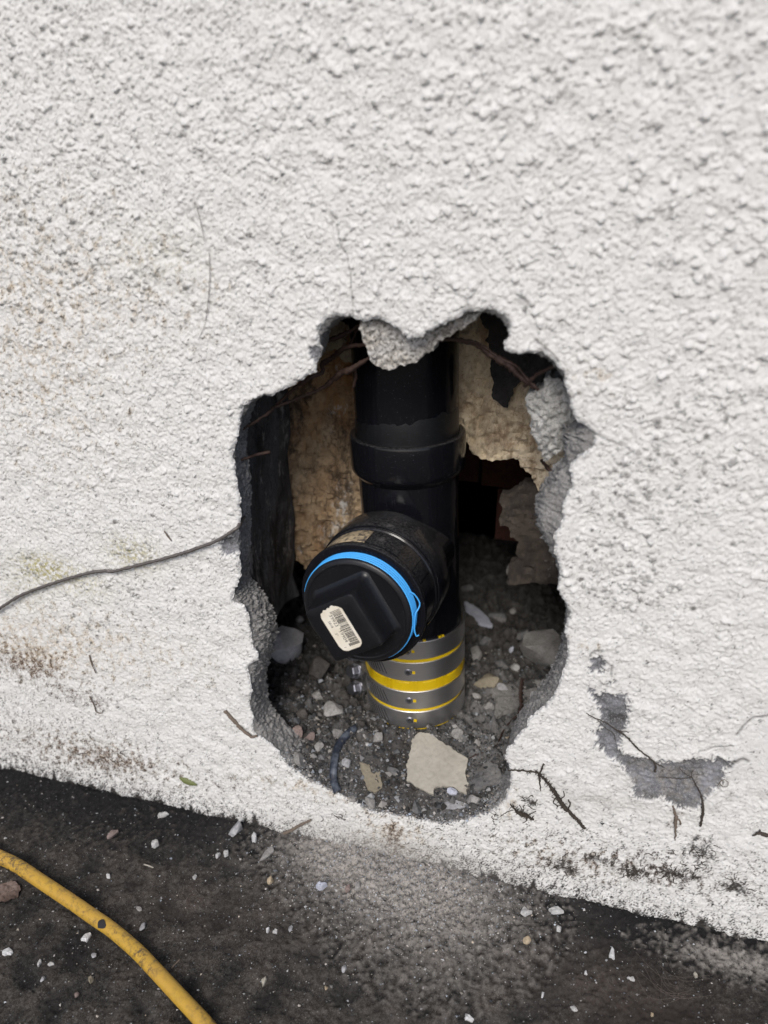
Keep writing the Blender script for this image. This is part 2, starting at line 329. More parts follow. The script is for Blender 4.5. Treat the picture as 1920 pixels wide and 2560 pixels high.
# ------------------------------------------------------------------ hole outline (photo pixels -> wall plane)
z1 = lambda p: Z(560, 740, 1.765, p)
z2 = lambda p: Z(560, 1300, 1.765, p)
z6 = lambda p: Z(560, 1450, 4.366, p)
z5 = lambda p: Z(560, 1100, 4.879, p)
OUT = (z1([(418, 150, .4), (428, 122, .3), (445, 108, .3), (470, 92, .3), (495, 86, .3), (520, 96, .3), (555, 92, .3), (580, 104, .3), (610, 112, .5),
           (660, 99, 1), (720, 118, 1), (770, 140, 1), (800, 174, 1), (815, 188, 1), (850, 182, 1), (872, 184, 1), (900, 160, 1),
           (950, 128, 1), (1000, 112, 1), (1060, 86, 1), (1076, 62, .6), (1110, 65, .6), (1160, 62, .5), (1200, 68, .5), (1232, 84, .4),
           (1255, 98, .4), (1260, 140, .3), (1257, 175, .3), (1240, 205, .3), (1242, 235, .3), (1270, 254, .4), (1330, 258, .5), (1400, 254, .5),
           (1440, 275, .5), (1465, 300, .6), (1492, 325, .6), (1502, 355, .8), (1508, 400, 1), (1520, 430, 1), (1530, 460, 1), (1540, 510, 1),
           (1560, 548, 1), (1590, 566, 1), (1612, 580, 3), (1633, 608, 9), (1626, 650, 9), (1600, 680, 9), (1560, 705, 8), (1525, 735, 5),
           (1516, 770, 3), (1530, 800, 5), (1536, 840, 8), (1515, 865, 7), (1502, 900, 9), (1498, 950, 10), (1490, 1000, 11), (1468, 1040, 10),
           (1454, 1080, 8), (1455, 1120, 5), (1472, 1160, 3)])
       + z2([(1478, 235, 1), (1473, 290, .6), (1490, 340, .6), (1515, 388, .6), (1524, 412, .6), (1510, 450, .6), (1503, 500, 1), (1510, 560, 1.5),
             (1514, 600, 2), (1502, 660, 2), (1482, 730, 2.5), (1440, 790, 2), (1400, 835, 1.5), (1345, 880, 1.2), (1326, 912, 1.2), (1290, 950, 1),
             (1275, 985, 0.8), (1248, 1010, 0.8), (1238, 1045, 0.8), (1252, 1080, 0.8), (1266, 1130, 0.8), (1262, 1180, 0.8), (1240, 1230, 0.8), (1190, 1275, 0.8),
             (1120, 1305, 0.8), (1040, 1328, 0.8), (960, 1337, 0.8), (880, 1327, 0.8), (820, 1312, 0.8), (770, 1296, 0.8), (700, 1292, 0.8), (640, 1280, 0.8),
             (580, 1250, 0.8), (520, 1215, 0.8), (470, 1190, 0.8), (400, 1160, 0.8), (340, 1120, 0.8), (290, 1090, 0.8), (250, 1040, 0.8), (210, 985, 0.8)])
       + z6([(450, 1745, 2), (345, 1668, 1.5), (308, 1600, 1), (312, 1500, 1), (308, 1430, 1), (268, 1350, .8), (308, 1205, 1.2), (290, 1130, 2),
             (278, 1050, 3), (245, 965, 3.5), (300, 930, 3.5), (362, 880, 3), (372, 800, 4), (302, 700, 5), (290, 600, 5), (280, 400, 3), (200, 262, 2), (98, 235, 1.5), (110, 120, 1.2)])
       + z5([(100, 1952, 0), (150, 1752, -2), (208, 1640, -2.2), (200, 1500, -2.2), (180, 1400, -2.2), (160, 1250, -2.2), (172, 1100, -2.2), (212, 950, -2.2), (200, 880, -2.2),
             (190, 700, -2.2), (170, 550, -2.2), (130, 350, -2.2), (98, 200, -2.2), (140, 60, -2.2), (152, 0, -2.2)])
       + z1([(38, 690, -2.2), (60, 620, -2.2), (68, 550, -2.2), (84, 500, -2.2), (130, 460, -2.2), (180, 434, -2.2), (222, 440, -2.2), (240, 430, -2.2), (290, 405, -2.2), (350, 365, -2.2),
             (370, 345, -2.2), (402, 335, -2.2), (405, 300, -2.2), (428, 270, -2.2), (436, 230, -2.2), (424, 212, -2.2), (413, 165, -2.2)]))
HOLE = np.array([(*aty(x, y, 0)[[0, 2]], c) for x, y, c in OUT])
HOLE = rough(HOLE, 0.7, 0.42, 3)
# ------------------------------------------------------------------ stucco wall relief
DX = 0.64
WX0, WX1, WZ0, WZ1 = -430.0, 150.0, -8.0, 480.0
nx = int(round((WX1-WX0)/DX))+1; nz = int(round((WZ1-WZ0)/DX))+1
GX, GZ = np.meshgrid(WX0+np.arange(nx)*DX, WZ0+np.arange(nz)*DX)
def px_mask(pts, soft=3.0, y=0, fray=2.0, seed=5):     # soft frayed mask from a pixel outline on the wall
    P = np.array([aty(a, b, y)[[0, 2]] for a, b in pts]); nf = fnoise(GX.shape, DX, 2.8, 14, seed)
    c = P.mean(0); x = GX+nf*fray*0.6; z = GZ+np.roll(nf, 57, 1)*fray*0.6
    m = (np.abs(GX-c[0]) < np.ptp(P[:, 0])+12) & (np.abs(GZ-c[1]) < np.ptp(P[:, 1])+12)
    o = np.zeros(GX.shape); o[m] = inpoly(x[m], z[m], P); return o
def px_blob(px, py, rx, ry=None, rot=0):               # gaussian blob: radii in photo pixels at the wall
    c = aty(px, py, 0); k = abs(aty(px+50, py, 0)[0]-aty(px-50, py, 0)[0])/100; ry = ry or rx
    u = (GX-c[0])/(rx*k); v = (GZ-c[2])/(ry*k); a, b = u*cos(rot)+v*sin(rot), -u*sin(rot)+v*cos(rot)
    return np.exp(-(a*a+b*b))
def box3(A, k=1):
    for ax in (0, 1): A = (np.roll(A, k, ax)+A*2+np.roll(A, -k, ax))/4
    return A
n5 = fnoise(GX.shape, DX, 1.5, 3.4, 11, 1.3); n9 = fnoise(GX.shape, DX, 3.0, 8, 12, 1.35); n2 = fnoise(GX.shape, DX, 0.9, 2, 13); n40 = fnoise(GX.shape, DX, 20, 60, 14)
up = smooth((GZ-90)/190)                                # coarser splatter higher up
amp = 1.02+0.22*up
Hh = amp*(0.19*np.maximum(n5, -0.8)+0.15*np.maximum(n9, -1.0)+0.04*n2)+0.25*n40
blobs = np.zeros(GX.shape); spot = np.zeros(GX.shape)
spotmask = np.zeros(GX.shape)
for (a, b, r1, r2, k) in [(1640, 1230, 130, 130, 1.1), (1560, 1450, 120, 80, 1.5), (1690, 1020, 80, 70, 1.1), (1500, 1370, 70, 50, .6), (150, 640, 170, 110, .55), (60, 560, 140, 90, .48), (380, 690, 150, 80, .42),
                          (330, 1480, 140, 60, .5), (230, 1560, 90, 60, .5), (480, 1500, 70, 70, .35), (330, 1390, 100, 40, .45), (120, 760, 120, 60, .35), (700, 640, 150, 60, .15), (260, 1340, 110, 90, .3), (60, 1440, 60, 60, .4)]:
    spotmask = np.maximum(spotmask, k*px_blob(a, b, r1, r2))
NB = 16000
bx = rng.uniform(WX0, WX1, NB); bz = rng.uniform(WZ0, WZ1, NB); bu = smooth((bz-90)/190)
br = np.exp(rng.normal(-0.30-0.02*bu, 0.36, NB)).clip(0.45, 2.0); nb_ = 800; br[:nb_] = rng.uniform(0.9, 2.0, nb_); bx[:nb_] = 120-np.abs(rng.normal(0, 190, nb_)); bz[:nb_] = 470-np.abs(rng.normal(0, 130, nb_))
for k in range(NB):
    r = br[k]; i0 = int((bx[k]-r*1.3-WX0)/DX); i1 = int((bx[k]+r*1.3-WX0)/DX)+2; j0 = int((bz[k]-r*1.3-WZ0)/DX); j1 = int((bz[k]+r*1.3-WZ0)/DX)+2
    i0, j0 = max(i0, 0), max(j0, 0); i1, j1 = min(i1, nx), min(j1, nz)
    if i1-i0 < 2 or j1-j0 < 2: continue
    e = 0.75+0.5*((k*7919) % 97)/97; th = (k*0.618) % pi
    X = GX[j0:j1, i0:i1]-bx[k]; Y = GZ[j0:j1, i0:i1]-bz[k]
    u = X*cos(th)+Y*sin(th); v = (-X*sin(th)+Y*cos(th))/e
    d2 = (u*u+v*v)/(r*r); cap = np.sqrt(np.clip(1-d2, 0, 1))*r*(0.62 if k < nb_ else 0.36+0.14*bu[k])
    S = blobs[j0:j1, i0:i1]; np.maximum(S, cap, out=S)
    jc, ic = min(int((bz[k]-WZ0)/DX), nz-1), min(int((bx[k]-WX0)/DX), nx-1)
    if rng.random() < spotmask[jc, ic]*1.5 and r > 0.7:
        S = spot[j0:j1, i0:i1]; np.maximum(S, np.clip(1.5-d2*1.9, 0, 1)*rng.uniform(0.5, 1), out=S)
spotmask = np.maximum(spotmask, 0.13+0.14*smooth((-150-GX)/150)+0.10*smooth((GZ-250)/150))  # sparse dark specks everywhere: part dirt, part painted shade of pits between bumps
for _ in range(30000):
    x, z = rng.uniform(WX0+5, WX1-5), rng.uniform(WZ0+5, WZ1-5); jc, ic = int((z-WZ0)/DX), int((x-WX0)/DX)
    if rng.random() < spotmask[jc, ic]**1.3:
        r = rng.uniform(0.6, 1.7)*(0.7 if spotmask[jc, ic] < 0.3 else 1); q = np.s_[jc-4:jc+5, ic-4:ic+5]; d2 = ((GX[q]-x)**2+((GZ[q]-z)*1.2)**2)/(r*r)
        ring = np.clip(1.5-d2*1.8, 0, 1)*(0.45+0.55*np.clip(d2*2, 0, 1))*rng.uniform(0.5, 1); S = spot[q]; np.maximum(S, ring, out=S)
        S = blobs[q]; np.maximum(S, np.sqrt(np.clip(1-d2, 0, 1))*r*0.4, out=S)
Hh = Hh+blobs*(0.78+0.42*up)
def wob(A): return A
zb = lambda pts: Z(1260, 1600, 2.514, pts)
BARE_P = [zb([(540, 110), (590, 105), (640, 135), (655, 160), (622, 175), (612, 210), (560, 206), (535, 185), (556, 165), (545, 130)]),
          zb([(530, 295), (570, 320), (575, 345), (610, 350), (625, 315), (665, 340), (680, 362), (740, 335), (770, 345), (766, 375), (782, 430), (776, 520), (750, 570), (736, 640),
              (726, 680), (742, 720), (800, 732), (890, 737), (940, 762), (1060, 775), (1150, 760), (1230, 745), (1290, 765), (1350, 740), (1400, 760), (1470, 765), (1420, 800), (1375, 832),
              (1400, 860), (1340, 922), (1290, 972), (1250, 1002), (1200, 1062), (1100, 1060), (1000, 990), (900, 1010), (810, 985), (826, 940), (800, 880), (745, 800), (720, 775), (650, 730),
              (600, 680), (580, 640), (596, 600), (570, 590), (602, 560), (612, 480), (602, 420), (560, 370), (535, 330)]),
          zb([(652, 272), (690, 252), (688, 268), (655, 292)]),
          Z(0, 1100, 2.592, [(1420, 690), (1440, 655), (1500, 605), (1560, 570), (1560, 700), (1525, 750), (1435, 735)]),
          Z(580, 760, 4.608, [(860, 560), (900, 490), (980, 470), (1050, 500), (1050, 640), (960, 650)]),
          Z(560, 740, 1.765, [(130, 462), (185, 430), (205, 440), (150, 480), (90, 560), (70, 560), (84, 500)])]
bare = np.zeros(GX.shape)
for k, P in enumerate(BARE_P): bare = np.maximum(bare, px_mask(P, seed=31+k, fray=1.5))
bare_s = box3(bare, 1)
flat = px_mask(zb([(1440, 660), (1500, 540), (1560, 490), (1700, 470), (1760, 900), (1400, 900), (1380, 830), (1480, 770)]), seed=44, fray=4)
flat = box3(box3(flat, 3), 2)
Hh = Hh*(1-0.6*flat)*(1-bare_s)+bare_s*(-1.7+0.20*n5+0.35*n9)
# curled paint lip round the bare patches, hairline crack above the hole
edge = np.clip(box3(box3(bare, 2), 2)*4*(1-bare), 0, 1); Hh += 0.35*edge*(bare < 0.5)
crack = np.zeros(GX.shape)
def crack_line(pts, wd):
    P = resample([aty(a, b, 0)[[0, 2]] for a, b in pts], 0.5, False); P += np.cumsum(rng.normal(0, 0.12, P.shape), 0)*0.5
    for x, z in P:
        j, i = int((z-WZ0)/DX), int((x-WX0)/DX)
        if 2 < j < nz-3 and 2 < i < nx-3:
            q = np.s_[j-2:j+3, i-2:i+3]; np.maximum(crack[q], np.clip(1-(np.hypot(GX[q]-x, GZ[q]-z)/wd), 0, 1), out=crack[q])
crack_line([(842, 560), (852, 610), (868, 640), (876, 690), (880, 740), (882, 790)], 0.5)
crack_line(Z(1260, 1600, 2.514, [(1460, 600), (1500, 540), (1560, 490), (1660, 475)]), 0.8)
crack_line(Z(1260, 1600, 2.514, [(1225, 700), (1280, 690), (1340, 668), (1400, 664), (1440, 658)]), 0.6)
crack_line(Z(1260, 1600, 2.514, [(1440, 775), (1480, 750), (1510, 745), (1535, 758)]), 1.3)
crack_line(Z(1260, 1600, 2.514, [(540, 105), (550, 80), (575, 65), (605, 62)]), 0.8)
crack_line(Z(1260, 1600, 2.514, [(640, 135), (660, 155), (680, 165), (675, 220)]), 0.8)
crack_line(Z(1260, 1600, 2.514, [(600, 255), (640, 280), (655, 290)]), 0.8)
crack_line([(1485, 1085), (1530, 1105), (1570, 1120)], 0.7)
Hh -= 0.6*crack
# grime masks with shapes of their own
ridge = np.abs(fnoise(GX.shape, DX, 2.2, 7, 61, 1.5)); vein = np.clip(1.25-ridge/0.17, 0, 1)
speck = fnoise(GX.shape, DX, 0.9, 2.4, 62); patch = fnoise(GX.shape, DX, 6, 26, 63, 1.4)
low = smooth((85-GZ)/85)
left_low = px_blob(40, 1840, 330, 120); right_low = px_blob(1650, 2170, 420, 95, -0.12); mid_low = px_blob(1150, 2120, 330, 80)
vamt = np.clip(1.1*right_low+0.9*mid_low+1.0*left_low+0.6*low, 0, 1)
black = vein*np.clip(vamt*1.05+patch*0.40-0.18, 0, 1)*(vamt > 0.04)
dens = np.clip(1.2*smooth((26-GZ)/26)+0.60*right_low+0.50*left_low+0.40*mid_low, 0, 1.3)
black = np.maximum(black, np.clip((speck+0.5*patch-2.3+1.75*dens)*1.6, 0, 1)*(dens > 0.05))
base_line = 3.5+2.6*fnoise(GX.shape, DX, 9, 45, 66)[5][None, :]+1.5*speck
black = np.maximum(black, np.clip((base_line-GZ)/2.0, 0, 1))
for (a, b, r1, r2) in [(1590, 2180, 55, 26), (1690, 2185, 80, 22), (1410, 2165, 42, 34), (1755, 2125, 40, 46), (1330, 2005, 22, 16), (1500, 2150, 60, 16), (1840, 2220, 60, 24)]:
    black = np.maximum(black, np.clip(px_blob(a, b, r1, r2)*1.7+0.35*patch+0.45*speck-0.75, 0, 1)*0.95)
black = black*(1-0.6*px_blob(960, 2140, 170, 60)); black = np.maximum(black, crack*0.9)
brown = np.clip(1.0*px_blob(85, 1665, 75, 40, -.3)+0.4*px_blob(130, 1880, 220, 50, -.2)+0.7*px_blob(190, 1740, 70, 22, -.3)+1.0*px_blob(270, 1895, 100, 30, -.25)+0.5*px_blob(20, 1650, 40, 22)+1.0*px_blob(985, 2100, 24, 75)+0.8*px_blob(1390, 2160, 110, 28, -.1)
                + 0.9*px_blob(1630, 2175, 200, 40)+0.7*px_blob(1695, 2035, 14, 40)+0.35*px_blob(560, 1960, 60, 20)+0.4*px_blob(245, 1760, 18, 16), 0, 1)
brown = np.clip(brown*1.7+(0.5*patch+0.35*speck)*(brown > 0.03)-0.62, 0, 1)
moss = np.clip(1.2*px_blob(110, 1420, 60, 30, -.4)+0.8*px_blob(330, 1385, 60, 40)+0.5*px_blob(210, 1460, 60, 36)+0.3*px_blob(60, 1470, 70, 50)+0.25*px_blob(400, 640, 110, 60), 0, 1)
tan_ = np.clip(0.16*px_blob(120, 660, 240, 140)+0.14*px_blob(340, 760, 190, 90)+0.4*px_blob(150, 1600, 240, 70)+0.3*px_blob(100, 900, 160, 200)+0.6*px_blob(985, 2080, 70, 55)+0.4*px_blob(250, 1890, 150, 40)+0.55*px_blob(80, 1650, 90, 40)+0.3*px_blob(1420, 2150, 160, 40)
               + 0.22*px_blob(1480, 950, 60, 40)+0.4*px_blob(1430, 1605, 60, 12, -.4)+0.4*px_blob(1275, 2010, 18, 70)+0.3*px_blob(760, 1970, 140, 24, -.4), 0, 1)
tan_ = np.clip(tan_*1.4+(0.28*patch+0.12*speck)*(tan_ > 0.03)-0.22, 0, 1)
dusty = np.clip(1.0*px_blob(1000, 2130, 260, 50, -.2)+0.7*px_blob(1010, 2190, 120, 40)+0.8*px_blob(1690, 1960, 150, 70)*np.clip(0.5+0.5*patch, 0, 1)+0.5*px_blob(1500, 2000, 120, 30), 0, 1)
def wall_y(x, z):                                       # displaced face of the wall, y towards the room is +
    return -bil(Hh, x, z, WX0, WZ0, DX)
uv, q, bd, info = grid_clip(HOLE, DX, False, (WX0, WZ0, WX1, WZ1))
used = info[4]; n = len(uv); hx = bil(Hh, uv[:, 0], uv[:, 1], WX0, WZ0, DX)
# distance to the hole edge for a slightly rolled paint edge
db = np.full(n, 9.0); nb = np.where((uv[:, 0] > HOLE[:, 0].min()-4) & (uv[:, 0] < HOLE[:, 0].max()+4) & (uv[:, 1] > HOLE[:, 1].min()-4) & (uv[:, 1] < HOLE[:, 1].max()+4))[0]
HD = resample(HOLE[:, :2], 1.0)
for c0 in range(0, len(nb), 4000):
    s_ = nb[c0:c0+4000]; db[s_] = np.sqrt(((uv[s_][:, None]-HD[None])**2).sum(-1).min(1))
roll = np.exp(-(db/0.9)**2)
V = np.stack([uv[:, 0], -hx*(1-0.5*roll)+0.7*roll, uv[:, 1]-0.42*np.clip(hx, 0, 3)*(1-roll)], 1)
g = lambda A: A.ravel()[used]
wear_pitshade = np.stack([np.maximum(g(bare), smooth((1.6-db)/1.4)*0.85*(g(n5) > -0.3)), g(spot), g(brown), g(black)], 1)
soil = np.stack([g(moss), g(tan_), g(dusty), np.ones(n)], 1)
WALL = empty('stucco_wall', (-100, 0, 0)); tag(WALL, 'white textured stucco wall with a big jagged hole broken through it', 'wall')
def wpart(name, me, mat):
    o = link(name, me, mat, WALL); o.matrix_parent_inverse = WALL.matrix_basis.inverted(); return o
WALL.matrix_basis = WALL.matrix_basis
from mathutils import Matrix
def under(parent, o):                                   # keep world-space coordinates under a parent
    o.parent = parent
    o.matrix_parent_inverse = (Matrix.Translation(parent.location) @ parent.rotation_euler.to_matrix().to_4x4()).inverted(); return o
def part(name, V, F, mat, parent, sm=True, ang=None, cols=None):
    return under(parent, link(name, mesh(name, V, F, sm, ang, cols), mat))
part('painted_face', V, q, M_STUCCO, WALL, cols={'wear_pitshade': wear_pitshade, 'soil': soil})
# the rest of the wall beyond the close view, same stucco, coarser
def frame_grid(x0, x1, z0, z1, ix0, ix1, iz0, iz1, d):
    xs = np.unique(np.r_[np.linspace(x0, ix0, int((ix0-x0)/d)+2), np.linspace(ix0, ix1, 40), np.linspace(ix1, x1, int((x1-ix1)/d)+2)])
    zs = np.unique(np.r_[np.linspace(z0, iz0, max(2, int((iz0-z0)/d)+1)), np.linspace(iz0, iz1, 30), np.linspace(iz1, z1, int((z1-iz1)/d)+2)])
    X, Zz = np.meshgrid(xs, zs); idx = np.arange(X.size).reshape(X.shape)
    qq = np.stack([idx[:-1, :-1], idx[:-1, 1:], idx[1:, 1:], idx[1:, :-1]], -1).reshape(-1, 4)
    cx = X.ravel()[qq].mean(1); cz = Zz.ravel()[qq].mean(1)
    qq = qq[~((cx > ix0) & (cx < ix1) & (cz > iz0) & (cz < iz1))]
    return X.ravel(), Zz.ravel(), qq
fx, fz, fq = frame_grid(-3000, 2500, -60, 2600, WX0+1, WX1-1, WZ0+1, WZ1-1, 60)
part('outer_face', np.stack([fx, np.full(fx.size, -0.4), fz], 1), fq, M_STUCCO_FAR, WALL, cols={'wear_pitshade': np.tile([0, 0, 0, 0], (fx.size, 1)), 'soil': np.tile([0, 0, 0, 1], (fx.size, 1))})
# broken mortar rim of the hole, about 20 mm thick
RM = resample(HOLE, 0.9); m = len(RM)
kern = np.exp(-np.linspace(-2, 2, 13)**2); kern /= kern.sum()
def csm(a): return np.convolve(np.r_[a[-6:], a, a[:6]], kern, 'valid')
T = np.stack([csm(np.roll(RM[:, 0], -3)-np.roll(RM[:, 0], 3)), csm(np.roll(RM[:, 1], -3)-np.roll(RM[:, 1], 3))], 1); T /= np.linalg.norm(T, axis=1)[:, None]
_R = RM[:, :2].copy()
for _ in range(14): _R = np.stack([csm(_R[:, 0]), csm(_R[:, 1])], 1)
T = np.roll(_R, -3, 0)-np.roll(_R, 3, 0); T /= np.linalg.norm(T, axis=1)[:, None]
NI = np.stack([-T[:, 1], T[:, 0]], 1)
if not inpoly(np.array([RM[10, 0]+NI[10, 0]*2]), np.array([RM[10, 1]+NI[10, 1]*2]), HOLE[:, :2])[0]: NI = -NI
cc = csm(RM[:, 2]); ND = 26; deps = np.linspace(0, 1, ND)*21
rN = fnoise((64, max(m, 8)), 0.9, 2.6, 12, 71); rn = np.array([rN[int(d/0.9)]*(1-(d/0.9) % 1)+rN[int(d/0.9)+1]*((d/0.9) % 1) for d in deps])
ylip = wall_y(RM[:, 0], RM[:, 1])*0.5+0.6
RS = RM[:, :2].copy()
for _ in range(22): RS = np.stack([csm(RS[:, 0]), csm(RS[:, 1])], 1)
rows = []
for k, d in enumerate(deps):
    o = cc*smooth(d/9)+0.25*cc*np.clip((d-9)/12, 0, 1)-0.35+(0.85*rn[k]*smooth(d/3))*(0.6+np.clip(cc, 0, 4)*0.16)
    sm_ = smooth(d/2.2); P2 = RM[:, :2]*(1-sm_)+RS*sm_+NI*o[:, None]; rows.append(np.stack([P2[:, 0], np.maximum(ylip, 0)*0+ylip+d*1.0, P2[:, 1]], 1))
V = np.vstack(rows); idx = np.arange(ND*m).reshape(ND, m); nxt = np.roll(idx, -1, 1)
F = np.stack([idx[:-1], nxt[:-1], nxt[1:], idx[1:]], -1).reshape(-1, 4)
part('mortar_rim', V, F, M_MORTAR, WALL)
# ------------------------------------------------------------------ ground
gz_n = None
def build_ground():
    global ground_h
    d = 1.0; x0, x1, y0, y1 = -520, 270, -330, 8
    nx_, ny_ = int((x1-x0)/d)+1, int((y1-y0)/d)+1
    X, Y = np.meshgrid(x0+np.arange(nx_)*d, y0+np.arange(ny_)*d)
    a = fnoise(X.shape, d, 1.6, 4, 81); b = fnoise(X.shape, d, 6, 20, 82); c = fnoise(X.shape, d, 30, 120, 83)
    def blob(px, py, rx, ry, rot=0):
        p = atz(px, py, 0); u, v = (X-p[0])/rx, (Y-p[1])/ry; return np.exp(-((u*cos(rot)+v*sin(rot))**2+(-u*sin(rot)+v*cos(rot))**2))
    fan = blob(980, 2190, 62, 26)+0.8*blob(880, 2140, 34, 14)+0.5*blob(1080, 2300, 50, 40)
    Hg = 0.26*a+0.35*b+0.5*c+1.6*np.exp(-((Y)/9)**2)+np.clip(fan, 0, 1.2)*(1.3+0.3*b)-0.6
    fade = smooth(np.minimum.reduce([X-x0, x1-X, Y-y0])/25); Hg = Hg*fade
    ground_h = lambda px, py: float(bil(Hg, np.array([px]), np.array([py]), x0, y0, d)[0])
    wallband = np.exp(-((-Y)/ (27+7*c+12*smooth((-170-X)/90)))**2)
    lite = np.clip(1-1.15*wallband+0.22*b, 0, 1)*np.clip(0.72+0.28*c, 0.2, 1)
    lite *= 1-0.75*np.clip(blob(1650, 2560, 50, 20)+blob(1480, 2330, 50, 16, .3)+0.7*blob(150, 2380, 45, 18), 0, 1)
    dust = np.clip(0.95*fan+0.12*b*(fan > 0.08), 0, 1)+0.75*np.clip(blob(1840, 2400, 34, 9)*1.2+0.3*b-0.1, 0, 1)*(blob(1840, 2400, 34, 9) > 0.05)
    brn = np.clip(0.8*blob(1560, 2490, 60, 22)+0.5*blob(500, 2270, 70, 22)+0.35*c*lite, 0, 1)
    V = np.stack([X.ravel(), Y.ravel(), Hg.ravel()], 1); idx = np.arange(X.size).reshape(X.shape)
    q = np.stack([idx[:-1, :-1], idx[:-1, 1:], idx[1:, 1:], idx[1:, :-1]], -1).reshape(-1, 4)
    xs = np.r_[-60000, -8000, -2000, -900, x0+2, x1-2, 900, 2000, 8000, 60000]; ys = np.r_[-60000, -8000, -2000, -900, y0+2, 4]
    X2, Y2 = np.meshgrid(xs, ys); i2 = np.arange(X2.size).reshape(X2.shape)
    q2 = np.stack([i2[:-1, :-1], i2[:-1, 1:], i2[1:, 1:], i2[1:, :-1]], -1).reshape(-1, 4)
    cx, cy = X2.ravel()[q2].mean(1), Y2.ravel()[q2].mean(1); q2 = q2[~((cx > x0) & (cx < x1) & (cy > y0))]
    V2 = np.stack([X2.ravel(), Y2.ravel(), np.full(X2.size, -0.15)], 1)
    cols = np.vstack([np.stack([lite.ravel(), np.clip(dust, 0, 1).ravel(), brn.ravel(), np.ones(X.size)], 1), np.tile([0.8, 0, 0.1, 1], (X2.size, 1))])
    o = link('ground', mesh('ground', np.vstack([V, V2]), np.vstack([q, q2+len(V)]), True, None, {'soil': cols}), M_GROUND)
    tag(o, 'dark gritty concrete ground stained black along the foot of the wall', None, None, 'structure')
    return fan, (x0, y0, d)
FAN, FI = build_ground()
# ------------------------------------------------------------------ cavity behind the wall
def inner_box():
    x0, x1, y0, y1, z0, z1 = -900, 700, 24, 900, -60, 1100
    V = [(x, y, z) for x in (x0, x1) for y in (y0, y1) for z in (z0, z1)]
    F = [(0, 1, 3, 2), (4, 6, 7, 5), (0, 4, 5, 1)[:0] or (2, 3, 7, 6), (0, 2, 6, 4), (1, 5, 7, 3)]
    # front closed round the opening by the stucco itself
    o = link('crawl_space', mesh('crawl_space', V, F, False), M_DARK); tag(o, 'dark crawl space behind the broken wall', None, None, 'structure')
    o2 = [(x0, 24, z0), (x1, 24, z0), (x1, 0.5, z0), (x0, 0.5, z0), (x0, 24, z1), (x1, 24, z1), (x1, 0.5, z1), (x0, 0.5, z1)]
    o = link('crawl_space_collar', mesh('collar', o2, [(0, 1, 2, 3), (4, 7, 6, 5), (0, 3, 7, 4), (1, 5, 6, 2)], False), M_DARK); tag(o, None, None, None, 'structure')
inner_box()
DD = 1.0; DX0, DX1, DY0, DY1 = -330.0, 150.0, 1.0, 340.0
dxg, dyg = np.meshgrid(DX0+np.arange(int((DX1-DX0)/DD)+1)*DD, DY0+np.arange(int((DY1-DY0)/DD)+1)*DD)
zlow = np.full(dxg.shape[1], 60.0); xsv = DX0+np.arange(dxg.shape[1])*DD
for k, x in enumerate(xsv):
    c = HOLE[np.abs(HOLE[:, 0]-x) < 1.2]
    if len(c): zlow[k] = min(60, c[:, 1].min()-0.8)
zlow = np.convolve(np.r_[[zlow[0]]*4, zlow, [zlow[-1]]*4], np.ones(9)/9, 'valid')
zlow = np.minimum(zlow, np.array([min(60, HOLE[np.abs(HOLE[:, 0]-x) < 1.2][:, 1].min()-0.6) if (np.abs(HOLE[:, 0]-x) < 1.2).any() else 60 for x in xsv]))
da, db_, dc, de = (fnoise(dxg.shape, DD, *p) for p in ((1.6, 4, 91), (4, 11, 92), (12, 40, 93), (2.4, 6, 95)))
t_ = np.clip((dyg-1)/42, 0, 1)**0.85
Hd = (zlow[None, :]+0.9)*(1-t_) + 60*t_
rel = smooth((dyg-1)/10); Hd = Hd+rel*(0.42*da+0.6*np.maximum(de, -0.6)+1.0*np.maximum(db_, -0.8)+1.8*dc*smooth((dyg-20)/25))
Hd = np.where(dyg < 22, np.minimum(Hd, zlow[None, :]+0.5+np.clip((dyg-1)*1.0, 0, 60)), Hd)
def dirt_h(x, y): return bil(Hd, np.atleast_1d(np.asarray(x, float)), np.atleast_1d(np.asarray(y, float)), DX0, DY0, DD)
def on_dirt(px, py):
    d = ray(px, py); t = (CPOS[2]-95)/-d[2]
    for _ in range(900):
        p = CPOS+d*t
        if p[2] <= float(dirt_h(p[0], p[1])[0]): break
        t += 0.5/np.linalg.norm(d)
    return p
def on_ground(px, py):
    p = atz(px, py, 0.0)
    for _ in range(4): p = atz(px, py, ground_h(p[0], p[1]))
    return p
def dblob(px, py, r):
    p = on_dirt(px, py); return np.exp(-(((dxg-p[0])/r)**2+((dyg-p[1])/r)**2))
d_l = np.clip(0.12+1.1*dblob(1230, 1830, 34)+0.9*dblob(1290, 1760, 26)+0.5*dblob(1130, 2000, 18)+0.35*dblob(700, 1760, 26)+0.4*dblob(860, 1900, 20)+0.15*dc, 0, 1)
d_b = np.clip(0.7*dblob(690, 1720, 20)+0.5*dblob(990, 1900, 13)+0.6*dblob(1270, 1560, 20)+0.3*db_*0.5, 0, 1)
idx = np.arange(dxg.size).reshape(dxg.shape)
qd = np.stack([idx[:-1, :-1], idx[:-1, 1:], idx[1:, 1:], idx[1:, :-1]], -1).reshape(-1, 4)
o = link('dirt_floor', mesh('dirt_floor', np.stack([dxg.ravel(), dyg.ravel(), Hd.ravel()], 1), qd, True, None,
         {'soil': np.stack([d_l.ravel(), 0*d_l.ravel(), d_b.ravel(), np.ones(d_l.size)], 1)}), M_DIRT)
tag(o, 'loose grey dirt and rubble filling the bottom of the hole', None, None, 'structure')
